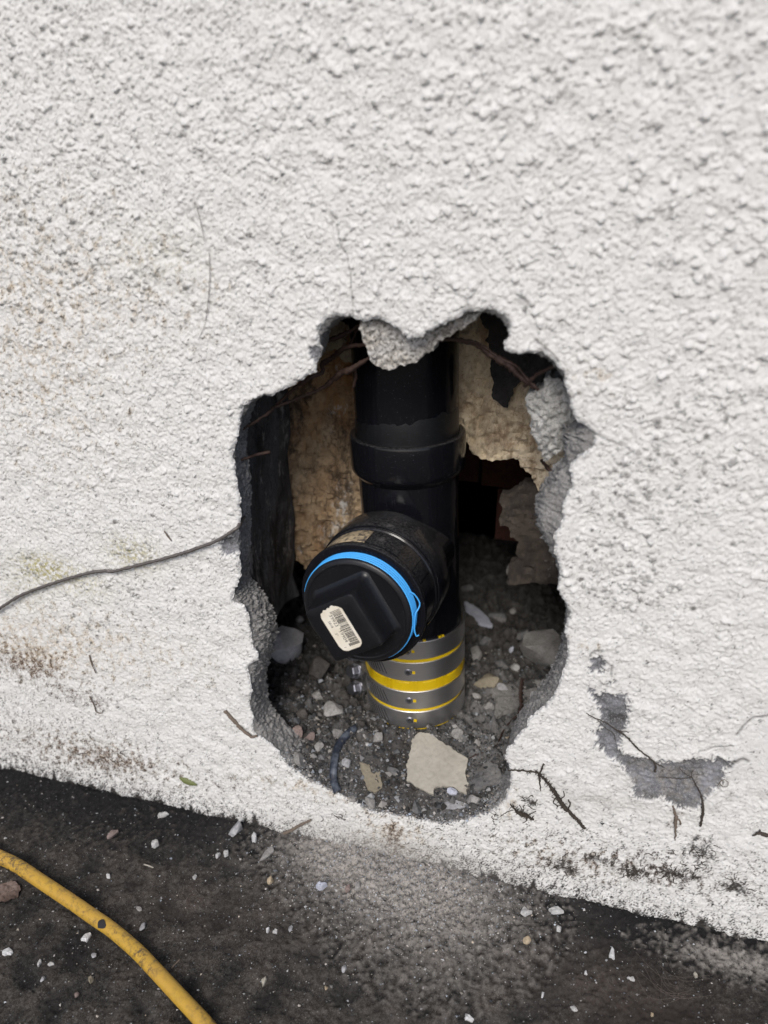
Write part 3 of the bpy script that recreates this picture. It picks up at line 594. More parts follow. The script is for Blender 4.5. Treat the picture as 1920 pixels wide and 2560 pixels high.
def wall_sheet(name, px_poly, y0, thick, mat, seed, tilt=(0, 0), relief=0.6, lam=(3, 14), dx=1.5, fray=0.6, dome=0, step=None, parent=None, yfun=None):
    P = np.array([aty(a, b, y0)[[0, 2]] for a, b in px_poly]); P = rough(P, step or dx*0.6, fray, seed); c = P.mean(0)
    A = fnoise((260, 260), 1.2, lam[0], lam[1], seed+1)
    def top(u, v):
        r = relief*bil(A, u-P[:, 0].min(), v-P[:, 1].min(), 0, 0, 1.2)
        if dome:
            rr = np.hypot((u-c[0])/(np.ptp(P[:, 0])*0.55), (v-c[1])/(np.ptp(P[:, 1])*0.55)); r = r+dome*np.clip(1-rr**2, 0, 1)
        if yfun: r = r+yfun(u, v)
        return r+tilt[0]*(u-c[0])+tilt[1]*(v-c[1])
    V, F = sheet(P, dx, top, thick, lambda u, v, w_: np.stack([u, y0-w_, v], 1))
    return mesh(name, V, F, True, 50)
# spalled mortar lip hanging under the top edge of the hole (a part of the wall)
LIP = z1([(598, 150), (612, 116), (660, 96), (720, 112), (770, 132), (802, 168), (818, 182), (850, 176), (872, 178), (900, 152), (950, 120), (1000, 104), (1060, 78), (1100, 66), (1135, 78),
          (1110, 105), (1060, 140), (1012, 168), (962, 196), (932, 222), (906, 252), (872, 282), (830, 305), (760, 318), (722, 330), (690, 333), (664, 318), (638, 290), (636, 252), (626, 215), (604, 186)])
lipz = np.array([aty(a, b, 6)[2] for a, b in LIP])
zt, zbm = lipz.max(), lipz.min()
me = wall_sheet('mortar_lip', LIP, 6, 11, M_MORTARP, 105, relief=0.7, lam=(1.5, 6), dx=0.8, fray=0.5, yfun=lambda u, v: -2.0+smooth((v-zbm)/(zt-zbm))*4.5-smooth((u+118)/50)*5.0)
under(WALL, link('mortar_lip', me, M_MORTARP))
# studs and boards
B_L = z5([(690, -700), (720, -300), (700, 0), (650, 400), (760, 700), (772, 850), (832, 1000), (862, 1150), (802, 1250), (850, 1400), (940, 1500), (1000, 1620), (1400, 1640), (2200, 1600), (2200, -800), (1500, -1400), (900, -1100)])
o = link('backing_board', wall_sheet('backing_board', B_L, 113, 9, M_BROWN, 201, relief=1.6, lam=(6, 28), dx=2.0, fray=1.1), M_BROWN)
tag(o, 'brown stained backing board with white mould left of the pipe', 'board', 'boards behind the pipe')
z2r = lambda p: Z(1100, 760, 4.1475, p); z3r = lambda p: Z(1120, 1100, 4.879, p)
B_R = z2r([(-250, 100), (330, 40), (560, 60), (900, 300), (1250, 420), (1500, 700), (1750, 1100), (1700, 1500)]) + z3r([(1600, 700), (1420, 820), (1280, 815), (1240, 830), (1180, 705), (1100, 652), (1062, 540), (1020, 452), (905, 300), (832, 232), (700, 216), (662, 158), (618, 250), (550, 232), (400, 210), (300, 150), (225, 55), (0, 20), (-300, 10)])
o = link('plaster_board', wall_sheet('plaster_board', B_R, 95, 7, M_BEIGE, 203, relief=1.2, lam=(6, 30), dx=1.6, fray=0.8), M_BEIGE)
tag(o, 'beige plaster board with torn lower edge right of the pipe', 'board', 'boards behind the pipe')
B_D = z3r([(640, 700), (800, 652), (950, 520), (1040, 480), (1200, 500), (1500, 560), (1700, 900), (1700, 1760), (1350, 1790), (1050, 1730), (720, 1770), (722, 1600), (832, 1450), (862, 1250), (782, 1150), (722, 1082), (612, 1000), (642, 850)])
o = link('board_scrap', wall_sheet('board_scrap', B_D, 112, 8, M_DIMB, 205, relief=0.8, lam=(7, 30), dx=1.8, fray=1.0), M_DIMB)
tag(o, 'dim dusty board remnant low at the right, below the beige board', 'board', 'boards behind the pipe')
FELT = z2r([(528, 555), (700, 600), (810, 690), (870, 790), (765, 870), (732, 1010), (702, 1078), (640, 1062), (600, 1000), (545, 990), (538, 800)])
o = link('felt_scrap', wall_sheet('felt_scrap', FELT, 89, 1.4, M_FELT, 207, relief=0.5, dx=1.0, fray=0.5), M_FELT); tag(o, 'black torn tar felt flap hanging over the beige board', 'felt')
FELT2 = z2r([(380, -60), (600, -80), (820, 60), (1400, 420), (1420, 900), (1100, 930), (980, 880), (880, 760), (820, 660), (640, 560), (520, 470), (500, 330), (440, 180)])
o = link('felt_sheet', wall_sheet('felt_sheet', FELT2, 60, 1.4, M_FELT, 209, relief=0.8, dx=1.5, fray=1.2), M_FELT); tag(o, 'dark crumpled felt sheet under the top right of the hole', 'felt')
zA = lambda p: Z(580, 760, 4.608, p)
for k, (P, lab) in enumerate([([(1000, 320), (1060, 215), (1180, 195), (1290, 228), (1292, 300), (1250, 352), (1100, 392), (1010, 396)], 'tan torn paper scrap, topmost in the upper left notch'),
                              ([(1035, 542), (1130, 450), (1250, 398), (1312, 388), (1322, 440), (1250, 512), (1150, 548)], 'tan torn paper scrap between two rusty wires'),
                              ([(1205, 592), (1290, 530), (1392, 498), (1400, 590), (1432, 642), (1392, 684), (1282, 652)], 'tan torn paper scrap, lowest beside the black pipe')]):
    o = link('paper_scrap', wall_sheet('paper_scrap', zA(P), 58+5*k, 1.2, M_PAPER, 211+k, relief=0.25, dx=1.0, fray=0.5), M_PAPER); tag(o, lab, 'paper', 'torn paper scraps in the top notch')
V, F = box((-206, 67, 295), (36, 84, 370)); s_ = bmesh.new()
for v in V: s_.verts.new(v*0.001)
s_.verts.ensure_lookup_table(); [s_.faces.new([s_.verts[i] for i in f]) for f in F]
bmesh.ops.recalc_face_normals(s_, faces=s_.faces); bmesh.ops.bevel(s_, geom=s_.edges[:], offset=0.0015, segments=2, affect='EDGES'); bmesh.ops.subdivide_edges(s_, edges=s_.edges[:], cuts=24, use_grid_fill=True)
for v in s_.verts: v.co += Vector((mnoise.noise(v.co*45)*0.004+mnoise.noise(v.co*140)*0.0016, mnoise.noise(v.co*38+Vector((7, 0, 0)))*0.006, mnoise.noise(v.co*50+Vector((0, 9, 0)))*0.005))
me = bpy.data.meshes.new('wall_stud'); s_.to_mesh(me); s_.free(); o = link('wall_stud', me, M_STUD); tag(o, 'dark felt covered stud along the left side of the hole', 'stud')
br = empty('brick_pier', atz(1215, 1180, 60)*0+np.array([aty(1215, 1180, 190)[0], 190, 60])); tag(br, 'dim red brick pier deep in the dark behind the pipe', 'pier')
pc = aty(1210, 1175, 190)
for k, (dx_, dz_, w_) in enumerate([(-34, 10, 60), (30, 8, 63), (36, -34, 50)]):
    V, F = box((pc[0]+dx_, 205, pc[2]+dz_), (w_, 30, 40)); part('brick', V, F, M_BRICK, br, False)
# ------------------------------------------------------------------ drain pipe assembly
TH = radians(-2.55)
PIPE = empty('drain_pipe', (-91.06, 80, 0), (0, TH, 0)); tag(PIPE, 'black plastic drain pipe with capped cleanout branch and yellow banded coupling', 'pipe')
EX, EY, EZ = np.eye(3)
def pp(name, VF, mat, parent=PIPE, ang=35, sm=True):
    o = link(name, mesh(name, VF[0], VF[1], sm, ang), mat); o.parent = parent; return o
pp('upper_pipe', lathe([(29.8, 238), (29.9, 340), (29.9, 460)], (0, 0, 0), EZ, EX, EY), M_ABS)
sc = lathe([(29.87, 246.5), (30.0, 247.5), (30.02, 256), (29.87, 257.5)], (0, 0, 0), EZ, EX, EY, 160, radians(-158), radians(2))
v = sc[0]; jr = np.convolve(np.random.default_rng(4).normal(0, 1, 180), np.ones(9)/3, 'valid')
for j in range(160):
    v[3*160+j, 2] += 9*(j/160)**1.5*(1-0.45*(j/160)**3)+0.7*jr[j]; v[2*160+j, 2] = v[3*160+j, 2]-1.5
pp('glue_smear', sc, M_SCUFF)
FIT = pp('tee_fitting', lathe([(31.0, 117), (31.1, 127), (30.6, 133), (29.4, 142), (29.2, 205), (29.6, 222), (31.5, 224.5), (33.2, 226.5), (33.6, 229), (33.7, 245.5), (33.3, 247), (32.4, 247.6), (30.2, 247.3), (30.0, 244)], (0, 0, 0), EZ, EX, EY), M_ABS)
YAW = radians(5); AA = np.array([-sin(YAW), -cos(YAW), 0]); RR = np.array([cos(YAW), -sin(YAW), 0]); UU = EZ; TC = np.array([0, 0, 176.5])
pp('tee_branch', lathe([(29.0, 5), (29.4, 22), (30.5, 31), (33.2, 34), (35.0, 35.2), (35.5, 36.5), (35.6, 54.5), (35.2, 55.6), (33.5, 56), (31, 56)], TC, AA, RR, UU), M_ABS, FIT)
AD = pp('cleanout_adapter', lathe([(32, 55), (34.2, 56.1), (34.6, 56.8), (34.6, 58.6), (33.9, 59.2), (33.9, 75.4), (34.8, 76.2), (35.2, 77.0), (35.2, 79.2), (34.8, 79.8), (34.2, 80.0), (30.6, 80.0), (30.3, 79.6), (30.3, 72)], TC, AA, RR, UU), M_ABS)
for a0 in (12, 26, 56, 140, 185, 230, 275, 320):   # raised wrench pads round the adapter
    pp('wrench_pad', lathe([(33.7, 60.5), (34.55, 60.9), (34.6, 61.2), (34.6, 74.4), (34.5, 74.7), (33.7, 75.0)], TC, AA, RR, UU, 14, radians(a0), radians(a0+(12 if a0 != 56 else 30))), M_ABS, AD)
pp('old_sticker', lathe([(33.95, 60.2), (34.15, 60.5), (34.15, 74.2), (33.95, 74.6)], TC, AA, RR, UU, 48, radians(88), radians(172)), M_STICK, AD)
PL = pp('cleanout_plug', lathe([(30.2, 79), (30.2, 86.4), (30.0, 87.0), (29.3, 87.6), (27.6, 88.0), (27.2, 87.7), (26.6, 87.6), (18, 87.6), (0.01, 87.6)], TC, AA, RR, UU), M_PLUG)
prof = []
for k in range(4): prof += [(29.9, 79.2+k*1.75), (30.6, 79.75+k*1.75), (30.75, 80.2+k*1.75), (30.6, 80.6+k*1.75), (29.9, 80.9+k*1.75)]
pp('blue_tape', lathe(prof, TC, AA, RR, UU, 110, radians(-58), radians(168)), M_BLUE, PL)
tail = [TC+AA*83+RR*30.6*cos(radians(a))+UU*30.6*sin(radians(a)) for a in (16, 8, 0)]
tp = [TC+AA*t+r*(RR*cos(radians(a))+UU*sin(radians(a))) for a, r, t in ((26, 30.9, 82.5), (22, 32.6, 82), (13, 33.6, 81.6), (8, 32.6, 82.5), (4, 31.3, 84), (-8, 31.1, 85.2), (-14, 32.0, 85.4), (-18, 33.3, 85), (-17, 34.2, 84))]
pp('tape_tail', tube(tp, 0.33, 6, 0.8, flat=0.6), M_BLUE, PL)
PHI = radians(30); E1 = RR*cos(PHI)+UU*sin(PHI); E2 = -RR*sin(PHI)+UU*cos(PHI)   # boss axes in the plug face
def rsq(hs, rad, n=6):
    P = []
    for k, (sx, sy) in enumerate(((1, 1), (-1, 1), (-1, -1), (1, -1))):
        for a in np.linspace(0, pi/2, n): P.append((sx*(hs-rad)+rad*cos(a+k*pi/2), sy*(hs-rad)+rad*sin(a+k*pi/2)))
    return np.array(P)
lv = [(19.5, 4.2, 87.4), (18.2, 3.4, 88.0), (17.2, 2.8, 89.0), (16.5, 2.4, 91), (15.9, 2.2, 99), (15.5, 2.0, 103.6), (15.2, 1.8, 104.3), (14.6, 1.5, 104.6), (10, 1, 104.6)]
V = []; F = []; nn = 24
for hs, rd, L in lv:
    p = rsq(hs, rd); V += [TC+AA*L+E1*a+E2*b for a, b in p]
for i in range(len(lv)-1):
    for j in range(nn): k = (j+1) % nn; F.append((i*nn+j, i*nn+k, (i+1)*nn+k, (i+1)*nn+j))
F.append(tuple(range((len(lv)-1)*nn, len(lv)*nn)))
pp('square_boss', (np.array(V), F), M_PLUG, PL, 28)
# label on the boss: reading direction runs down to the right
LU, LV = -E2, E1                                         # along the text, across the text (towards upper right)
LO = TC+AA*104.66-E1*0.2
P = [(-11.6, -6.6), (-9.4, -7.6), (8, -7.6), (10.6, -6.6), (11.8, -4.2), (11.8, 3.6), (10.4, 5.6), (8.6, 6.3), (-10.2, 6.4), (-12.2, 4.4), (-12.9, 2.6), (-13.7, 2.0), (-13.4, 0.6), (-12.6, 0.2), (-13.2, -1.2), (-12.4, -2.4), (-12.9, -4.2), (-12.0, -5.0)]
P = resample(P, 0.6); m = len(P)
V = np.vstack([LO+LU*a+LV*b for a, b in P]+[LO+AA*0.22+LU*a*0.995+LV*b*0.99 for a, b in P])
F = [(j, (j+1) % m, m+(j+1) % m, m+j) for j in range(m)]+[tuple(range(m, 2*m))]
pp('barcode_label', (V, F), M_LABEL, PL, 30)
rb = random.Random(19904); parts = []; x = -10.6
while x < 9.6:
    wbar = rb.choice([0.16, 0.16, 0.26, 0.36, 0.5]); gap = rb.choice([0.16, 0.2, 0.26, 0.4]); tall = (x < -9.6 or x > 8.6 or abs(x+0.4) < 0.6)
    lo = -1.2 if tall else -0.2
    if x > 8.0: lo = -1.6
    parts.append(box(LO+AA*0.25+LU*(x+wbar/2)+LV*((5.0+lo)/2), (wbar, 5.0-lo, 0.08), (LU, LV, AA))); x += wbar+gap
pp('barcode', join(parts), M_INK, PL, None, False)
def text(txt, size, u, v, name='label_text'):
    cu = bpy.data.curves.new('t', 'FONT'); cu.body = txt; cu.size = size; cu.extrude = 0.0; cu.resolution_u = 3
    ob = bpy.data.objects.new('t', cu); COL.objects.link(ob); bpy.context.view_layer.update()
    me = bpy.data.meshes.new_from_object(ob.evaluated_get(bpy.context.evaluated_depsgraph_get())); bpy.data.objects.remove(ob)
    V = np.array([LO+AA*0.27+LU*(u+q.co.x)+LV*(v+q.co.y) for q in me.vertices]); F = [tuple(p.vertices) for p in me.polygons]
    bpy.data.meshes.remove(me); pp(name, (V, F), M_INK, PL, None, False)
text('39923', 2.9, -9.5, -2.6); text('19904', 2.9, -0.1, -2.6); text('5818', 2.0, -6.6, -5.2); text('2"', 2.0, 0.6, -5.4); text('1', 1.9, 9.0, -5.0)
# banded coupling
CP = empty('banded_coupling', (0, 0, 0)); CP.parent = PIPE
rv = [(30.2, 58), (31.7, 59.2), (31.7, 123.6), (29.5, 123.8)]
pp('rubber_sleeve', lathe(rv, (0, 0, 0), EZ, EX, EY), M_YEL, CP)
def arc_ring(r0, r1, z0, z1, a0, a1, seg=96):
    b = min(0.3, (z1-z0)*0.2)
    return lathe([(r0, z0), (r1-b, z0), (r1, z0+b), (r1, z1-b), (r1-b, z1), (r0, z1)], (0, 0, 0), EZ, EX, EY, seg, radians(a0), radians(a1))
for a0 in (-66, -48, -44, -96): pp('sleeve_nub', arc_ring(31.1, 32.4, 124.2, 125.6, a0, a0+3.5, 5), M_YEL, CP)
# raised lands of the yellow belt, as in the moulding
for a0 in range(-190, 10, 30):
    pp('belt_land', arc_ring(31.5, 32.35, 88.9+1.1, 96.3-1.1, a0+3, a0+18, 12), M_YEL, CP); pp('belt_rib', arc_ring(31.5, 32.6, 88.7, 96.6, a0+20.5, a0+22.5, 5), M_YEL, CP); pp('belt_rib', arc_ring(31.5, 32.6, 88.7, 96.6, a0+24.5, a0+26.5, 5), M_YEL, CP)
for z0, z1 in ((112.2, 124.6), (96.5, 109.8), (75.5, 88.6), (60.6, 73.4)):
    bnd = pp('clamp_band', arc_ring(31.2, 32.7, z0, z1, -206, 140, 120), M_STEEL, CP)
    zc = (z0+z1)/2; a = radians(-83)
    R_, Tn = np.array([cos(a), sin(a), 0]), np.array([-sin(a), cos(a), 0]); C_ = R_*32.6+EZ*zc
    pp('rivet', lathe([(2.2, 0), (2.2, 0.45), (1.9, 0.8), (1.35, 0.8), (1.2, 0.25)], C_, R_, Tn, EZ, 20), M_SCREW, CP)
    pp('rivet_hole', lathe([(1.22, 0.3), (0.01, 0.3)], C_, R_, Tn, EZ, 16), M_SLOT, CP)
    pp('notch', box(C_+R_*0.12+Tn*3.5, (1.9, 1.9, 0.16), (Tn, EZ, R_)), M_YEL, CP, None, False)
    sl_ = []
    for k in range(9):                                  # slanted worm-drive slots pressed into the band
        a = radians(-148+k*4.6); R_, Tn = np.array([cos(a), sin(a), 0]), np.array([-sin(a), cos(a), 0]); dv = Tn*0.45-EZ*0.89; dw = np.cross(R_, dv)
        sl_.append(box(R_*32.66+EZ*zc, (min(8.5, (z1-z0)*0.68), 0.55, 0.16), (dv, dw, R_)))
    so_ = pp('worm_slots', join(sl_), M_SLOT, CP, None, False); so_['kind'] = 'stuff'
    # scalloped housing at the left of each band
    a = radians(-162); R_, Tn = np.array([cos(a), sin(a), 0]), np.array([-sin(a), cos(a), 0])
    hs_ = pp('screw_housing', arc_ring(32.4, 35.6, zc-4.6, zc+4.6, -176, -153, 14), M_STEEL, CP)
for zc in (93.0, 79.0, 65.0):
    Tn = np.array([-0.50, -0.80, 0.33]); Tn /= np.linalg.norm(Tn); R_ = np.cross(Tn, EZ); R_ /= np.linalg.norm(R_); U_ = np.cross(R_, Tn); ctr = np.array([-40.5, -5.0, zc])
    # hex head screw with its flange, head towards the room
    pp('screw_block', box((-36.0, 1.0, zc), (9, 12, 10.5), (np.array([.94, -.34, 0]), np.array([.34, .94, 0]), EZ)), M_STEEL, CP, None, False)
    pp('hex_screw', join([lathe([(4.3, 0), (4.5, 0.5), (4.5, 4.2), (3.9, 5.0), (0.01, 5.1)], ctr, Tn, R_, U_, 6), lathe([(5.0, -1.4), (5.5, -0.9), (5.3, -0.1), (4.3, 0.3)], ctr, Tn, R_, U_, 24), lathe([(2.6, -22), (2.6, -0.9)], ctr, Tn, R_, U_, 14)]), M_SCREW, CP, 30)
# ------------------------------------------------------------------ rocks, flakes, wires, twigs
def rock_mesh(name, size, seed, cuts=22, sub=3, rough_=0.06):
    r = np.random.default_rng(seed); b = bmesh.new(); bmesh.ops.create_icosphere(b, subdivisions=sub, radius=1.0)
    V = np.array([v.co for v in b.verts])
    for _ in range(cuts):
        n_ = r.normal(size=3); n_ /= np.linalg.norm(n_); d = r.uniform(0.45, 0.85); ex = V@n_-d; V = V-np.outer(np.clip(ex, 0, None), n_)
    V = np.array([np.array(p)*(1+rough_*mnoise.noise(Vector(p)*2.6+Vector((seed, 0, 0)))+rough_*0.5*mnoise.noise(Vector(p)*7+Vector((seed, 3, 0)))) for p in V])
    V = V/np.abs(V).max(0)*np.array(size)/2
    for v, p in zip(b.verts, V): v.co = Vector(p)*0.001
    me = bpy.data.meshes.new(name); b.to_mesh(me); b.free()
    me.polygons.foreach_set('use_smooth', np.full(len(me.polygons), True)); me.set_sharp_from_angle(angle=radians(32)); return me
def rock(name, p, size, rot, mat, seed, label, cat, group=None, sink=0.3, sub=3, up=True):
    o = link(name, rock_mesh(name, size, seed, sub=sub), mat)
    o.location = Vector(p+np.array([0, 0, size[2]*(0.5-sink)]))*0.001; o.rotation_euler = rot; return tag(o, label, cat, group)
M_R1 = mat_stone('grey_rubble', (0.22, 0.22, 0.225), (0.42, 0.42, 0.43), 90, 0.35)
M_R2 = mat_stone('dusty_rubble', (0.20, 0.195, 0.185), (0.36, 0.35, 0.335), 110, 0.4)
M_R3 = mat_stone('dark_clod', (0.055, 0.05, 0.045), (0.12, 0.11, 0.10), 170, 0.6)
M_R4 = mat_stone('pink_rubble', (0.20, 0.15, 0.135), (0.30, 0.24, 0.22), 160, 0.4)
M_R5 = mat_stone('pale_chip', (0.40, 0.395, 0.38), (0.55, 0.55, 0.54), 200, 0.4)
M_R6 = mat_stone('cream_flake', (0.30, 0.28, 0.235), (0.40, 0.375, 0.32), 60, 0.12, bump=0.25)
M_R7 = mat_stone('tan_flake', (0.20, 0.175, 0.13), (0.27, 0.24, 0.18), 80, 0.2, bump=0.3)
M_R8 = mat_stone('slate_rubble', (0.09, 0.092, 0.098), (0.20, 0.195, 0.185), 70, 0.3)
M_R9 = mat_stone('bluish_chip', (0.38, 0.40, 0.48), (0.52, 0.54, 0.60), 200, 0.3)
M_R10 = mat_stone('ochre_chip', (0.36, 0.28, 0.18), (0.48, 0.40, 0.29), 200, 0.3)
RG = 'rubble lying inside the hole'
def drock(px, py, size, rot, mat, seed, label, name='stone', cat='stone', sink=0.25, sub=3):
    rock(name, on_dirt(px, py), size, rot, mat, seed, label, cat, RG, sink, sub)
drock(722, 1645, (31, 26, 29), (0.2, 0.1, 0.4), mat_stone('pale_rubble', (0.42, 0.42, 0.415), (0.66, 0.66, 0.67), 70, 0.25), 41, 'large angular pale grey stone left of the capped branch', sink=0.12)
drock(833, 1785, (15, 12, 14), (0.1, 0.5, 0.3), M_R2, 42, 'small grey stone left of the two hex screws')
drock(858, 1745, (9, 8, 8), (0.6, 0.2, 0.9), M_R3, 421, 'little dark stone touching the lower hex screw')
drock(795, 1690, (19, 15, 20), (0.3, 0.2, 1.0), M_R3, 43, 'dark brown dirt clod below the square plug corner', 'dirt_clod', 'clod')
drock(735, 1730, (13, 10, 8), (0.3, 0.2, 2.0), M_R3, 432, 'flat black clod under the large pale grey stone', 'dirt_clod', 'clod')
drock(1352, 1655, (40, 28, 30), (0.35, 0.5, 0.5), M_R2, 44, 'large dark slab stone at the right edge of the hole', sink=0.12)
drock(1285, 1674, (7.5, 5, 6.5), (0.2, 0.3, 0.2), M_R5, 45, 'white chip in front of the large dark slab')
drock(1277, 1630, (4, 3, 8), (0.2, 0.3, 0.2), M_R9, 451, 'slim bluish white chip above the white chip at right')
drock(1254, 1668, (17, 11, 9), (0.1, 0.3, 2.6), M_R8, 46, 'black angular stone between coupling and dark slab')
drock(1225, 1710, (24, 15, 9), (0.1, -0.1, 0.3), M_R7, 47, 'tan lump of mortar right of the coupling')
drock(1350, 1712, (14, 6, 5), (0.0, 0.1, 0.1), M_R2, 48, 'long narrow grey stone below the dark slab')
drock(1222, 1775, (8, 7, 8), (0.4, 0.1, 0.3), M_R2, 49, 'rounded grey pebble at the right foot of the coupling')
drock(742, 1838, (10, 6, 12), (0.2, 0.5, 0.4), M_R4, 50, 'pinkish rubble lump at lower left in the hole')
drock(776, 1848, (8, 6, 8), (0.5, 0.2, 0.8), M_R4, 51, 'small reddish rubble lump right of the pinkish lump')
drock(798, 1870, (9, 6, 8), (0.5, 0.2, 1.8), M_R2, 52, 'grey crumb stone beside the top of the rubber strip')
drock(919, 1862, (3.0, 3.0, 3.0), (0, 0, 0), M_R5, 53, 'tiny round white pebble in the middle of the dirt', 'pebble', 'pebble', sub=2)
drock(866, 1915, (6.5, 5, 7.5), (0.2, 0.4, 0.1), M_R1, 54, 'light grey pebble just right of the rubber strip', 'pebble', 'pebble')
drock(1133, 1985, (8, 4, 5), (0.2, 0.4, 0.1), M_R9, 55, 'bluish white chip under the notch of the cream flake', 'pebble', 'pebble')
drock(882, 2000, (5, 4, 4), (0.2, 0.4, 0.1), M_R2, 56, 'grey pebble near the bottom left of the dirt slope', 'pebble', 'pebble')
drock(1190, 1745, (8, 7, 6), (0.2, 0.4, 1.1), M_R2, 57, 'lumpy grey stone against the right side of the coupling')
drock(1168, 1560, (16, 10, 9), (0.2, 0.2, 0.1), M_R3, 58, 'dark clod under the white shard behind the pipe', 'dirt_clod', 'clod')
drock(1245, 1548, (16, 10, 7), (0.2, 0.2, 0.1), M_R8, 59, 'flat grey stone deep in the hole right of the white shard')
drock(1170, 1475, (12, 8, 9), (0.2, 0.2, 0.7), M_R8, 60, 'pale grey lump farthest back beside the pipe')
drock(1283, 1530, (6, 5, 5), (0.2, 0.2, 0.7), M_R2, 61, 'small grey lump at the foot of the dim board', 'pebble', 'pebble')
drock(653, 1560, (12, 10, 18), (0.2, 0.5, 0.7), M_R8, 62, 'grey stone half hidden behind the mortar shard at left')
drock(750, 1555, (7, 6, 7), (0.2, 0.5, 0.7), M_R1, 63, 'pale little stone touching the rim of the cap', 'pebble', 'pebble')
gq = np.random.default_rng(77)
for k, (px, py, w_, m_, lab) in enumerate([(1190, 1640, 9, M_R2, 'grey angular chunk close to the upper right of the coupling'), (1212, 1610, 7, M_R8, 'dark angular chunk under the tip of the white shard'),
        (1310, 1600, 12, M_R8, 'dark chunk resting behind the large dark slab'), (1335, 1745, 9, M_R2, 'grey chunk wedged below the long narrow stone'), (1255, 1725, 7, M_R1, 'pale chunk at the edge of the tan mortar lump'),
        (680, 1780, 9, M_R3, 'black chunk at the far left of the dirt'), (700, 1830, 7, M_R2, 'grey chunk near the lower left corner of the hole'), (760, 1790, 8, M_R3, 'dark chunk left of the small grey stone'),
        (795, 1745, 7, M_R2, 'grey chunk between brown clod and small grey stone'), (845, 1840, 7, M_R2, 'grey chunk above the rubber strip'), (905, 1815, 6, M_R3, 'dark chunk at the left foot of the coupling'),
        (945, 1850, 6, M_R2, 'grey chunk above the olive flake'), (985, 1935, 6, M_R8, 'slate grey chunk left of the cream flake'), (930, 2015, 7, M_R2, 'grey chunk low on the dirt slope'), (1040, 2025, 6, M_R8, 'slate chunk at the bottom middle of the dirt'),
        (1185, 2005, 7, M_R2, 'grey chunk near the lower right end of the dirt'), (745, 1905, 8, M_R2, 'grey chunk left of the rubber strip'), (1145, 1845, 7, M_R2, 'grey chunk right of the coupling base'), (1080, 1850, 5, M_R1, 'pale chunk directly under the coupling base')]):
    w_ *= 1.25; drock(px, py, (w_*gq.uniform(.9, 1.3), w_*gq.uniform(.7, 1), w_*gq.uniform(.7, 1.05)), tuple(gq.uniform(-.6, .6, 2))+(gq.uniform(0, 6),), m_, 700+k, lab, 'rubble_chunk', 'rubble')
SH = Z(560, 1450, 4.366, [(130, -20), (240, 10), (330, 200), (412, 380), (390, 432), (300, 432), (220, 262), (160, 120)])
o = link('mortar_shard', wall_sheet('mortar_shard', SH, 34, 9, M_R8, 301, relief=0.6, dx=1.0, fray=0.5, dome=3), M_R8); tag(o, 'long dark mortar shard leaning inside the left edge of the hole', 'mortar shard')
CHK = z2r([(880, 960), (930, 910), (1000, 890), (1100, 862), (1088, 782), (1140, 738), (1240, 768), (1300, 820), (1380, 900), (1440, 1000), (1470, 1080), (1500, 1200), (1490, 1260), (1432, 1322), (1380, 1392), (1300, 1452), (1222, 1532), (1172, 1582), (1092, 1622), (1060, 1562), (1020, 1482), (1000, 1382), (952, 1300), (940, 1182), (910, 1100)])
o = link('mortar_chunk', wall_sheet('mortar_chunk', CHK, 26, 15, None, 303, relief=0.9, lam=(2.5, 12), dx=0.8, fray=0.45, dome=5), mat_stone('grey_mortar_chunk', (0.27, 0.27, 0.255), (0.47, 0.47, 0.455), 120, 0.6, speck=(0.55, 0.55, 0.54), bump=0.9)); tag(o, 'big grey mortar chunk held by rusty wire at the right edge', 'mortar chunk')
def flake(name, px_poly, surf, thick, lift, mat, seed, label, cat, group, dx=0.8, fray=0.3, curl=0.6):
    P3 = np.array([surf(a, b) for a, b in px_poly]); c = P3.mean(0); _, _, vt = np.linalg.svd(P3-c); n_ = vt[2]; n_ = n_ if n_[2] > 0 else -n_
    e1 = vt[0]; e2 = np.cross(n_, e1); d = ((P3-c)@n_).max()*0.7
    P2 = np.stack([(P3-c)@e1, (P3-c)@e2], 1); P2 = rough(P2, 0.5, fray, seed); A = fnoise((160, 160), 1.0, 3, 18, seed)
    V, F = sheet(P2, dx, lambda u, v: d+lift+curl*0.3*bil(A, u+60, v+60, 0, 0, 1.0), thick, lambda u, v, w_: c+u[:, None]*e1+v[:, None]*e2+w_[:, None]*n_)
    return tag(link(name, mesh(name, V, F, True, 45), mat), label, cat, group)
z7 = lambda p: Z(740, 1600, 2.9625, p)
flake('plaster_flake', z7([(865, 730), (930, 703), (1000, 715), (1280, 900), (1270, 960), (1250, 1000), (1282, 1080), (1266, 1150), (1210, 1136), (1180, 1100), (1100, 1098), (1032, 1110), (1025, 1162), (950, 1130), (830, 1060), (820, 980), (850, 850)]), on_dirt, 2.4, 1.6, M_R6, 311, 'large cream plaster flake lying in front of the coupling', 'flake', RG)
flake('plaster_flake', z7([(468, 915), (540, 938), (562, 1000), (622, 978), (632, 1090), (592, 1142), (540, 1122), (490, 1010)]), on_dirt, 1.6, 1.0, M_R7, 312, 'small olive tan flake between rubber strip and cream flake', 'flake', RG)
flake('mortar_plate', Z(1120, 1450, 4.608, [(870, 1290), (1000, 1290), (1130, 1340), (1170, 1400), (1080, 1470), (960, 1530), (870, 1540), (850, 1430)]), on_dirt, 4, 1.2, M_R2, 313, 'flat grey mortar plate beside the twisted wire', 'mortar plate', RG)
flake('mortar_plate', Z(1120, 1450, 4.608, [(480, 1310), (640, 1230), (800, 1270), (830, 1400), (800, 1520), (640, 1620), (520, 1580), (560, 1440)]), on_dirt, 3, 0.2, M_R2, 314, 'broad grey mortar plate left of the twisted wire', 'mortar plate', RG)
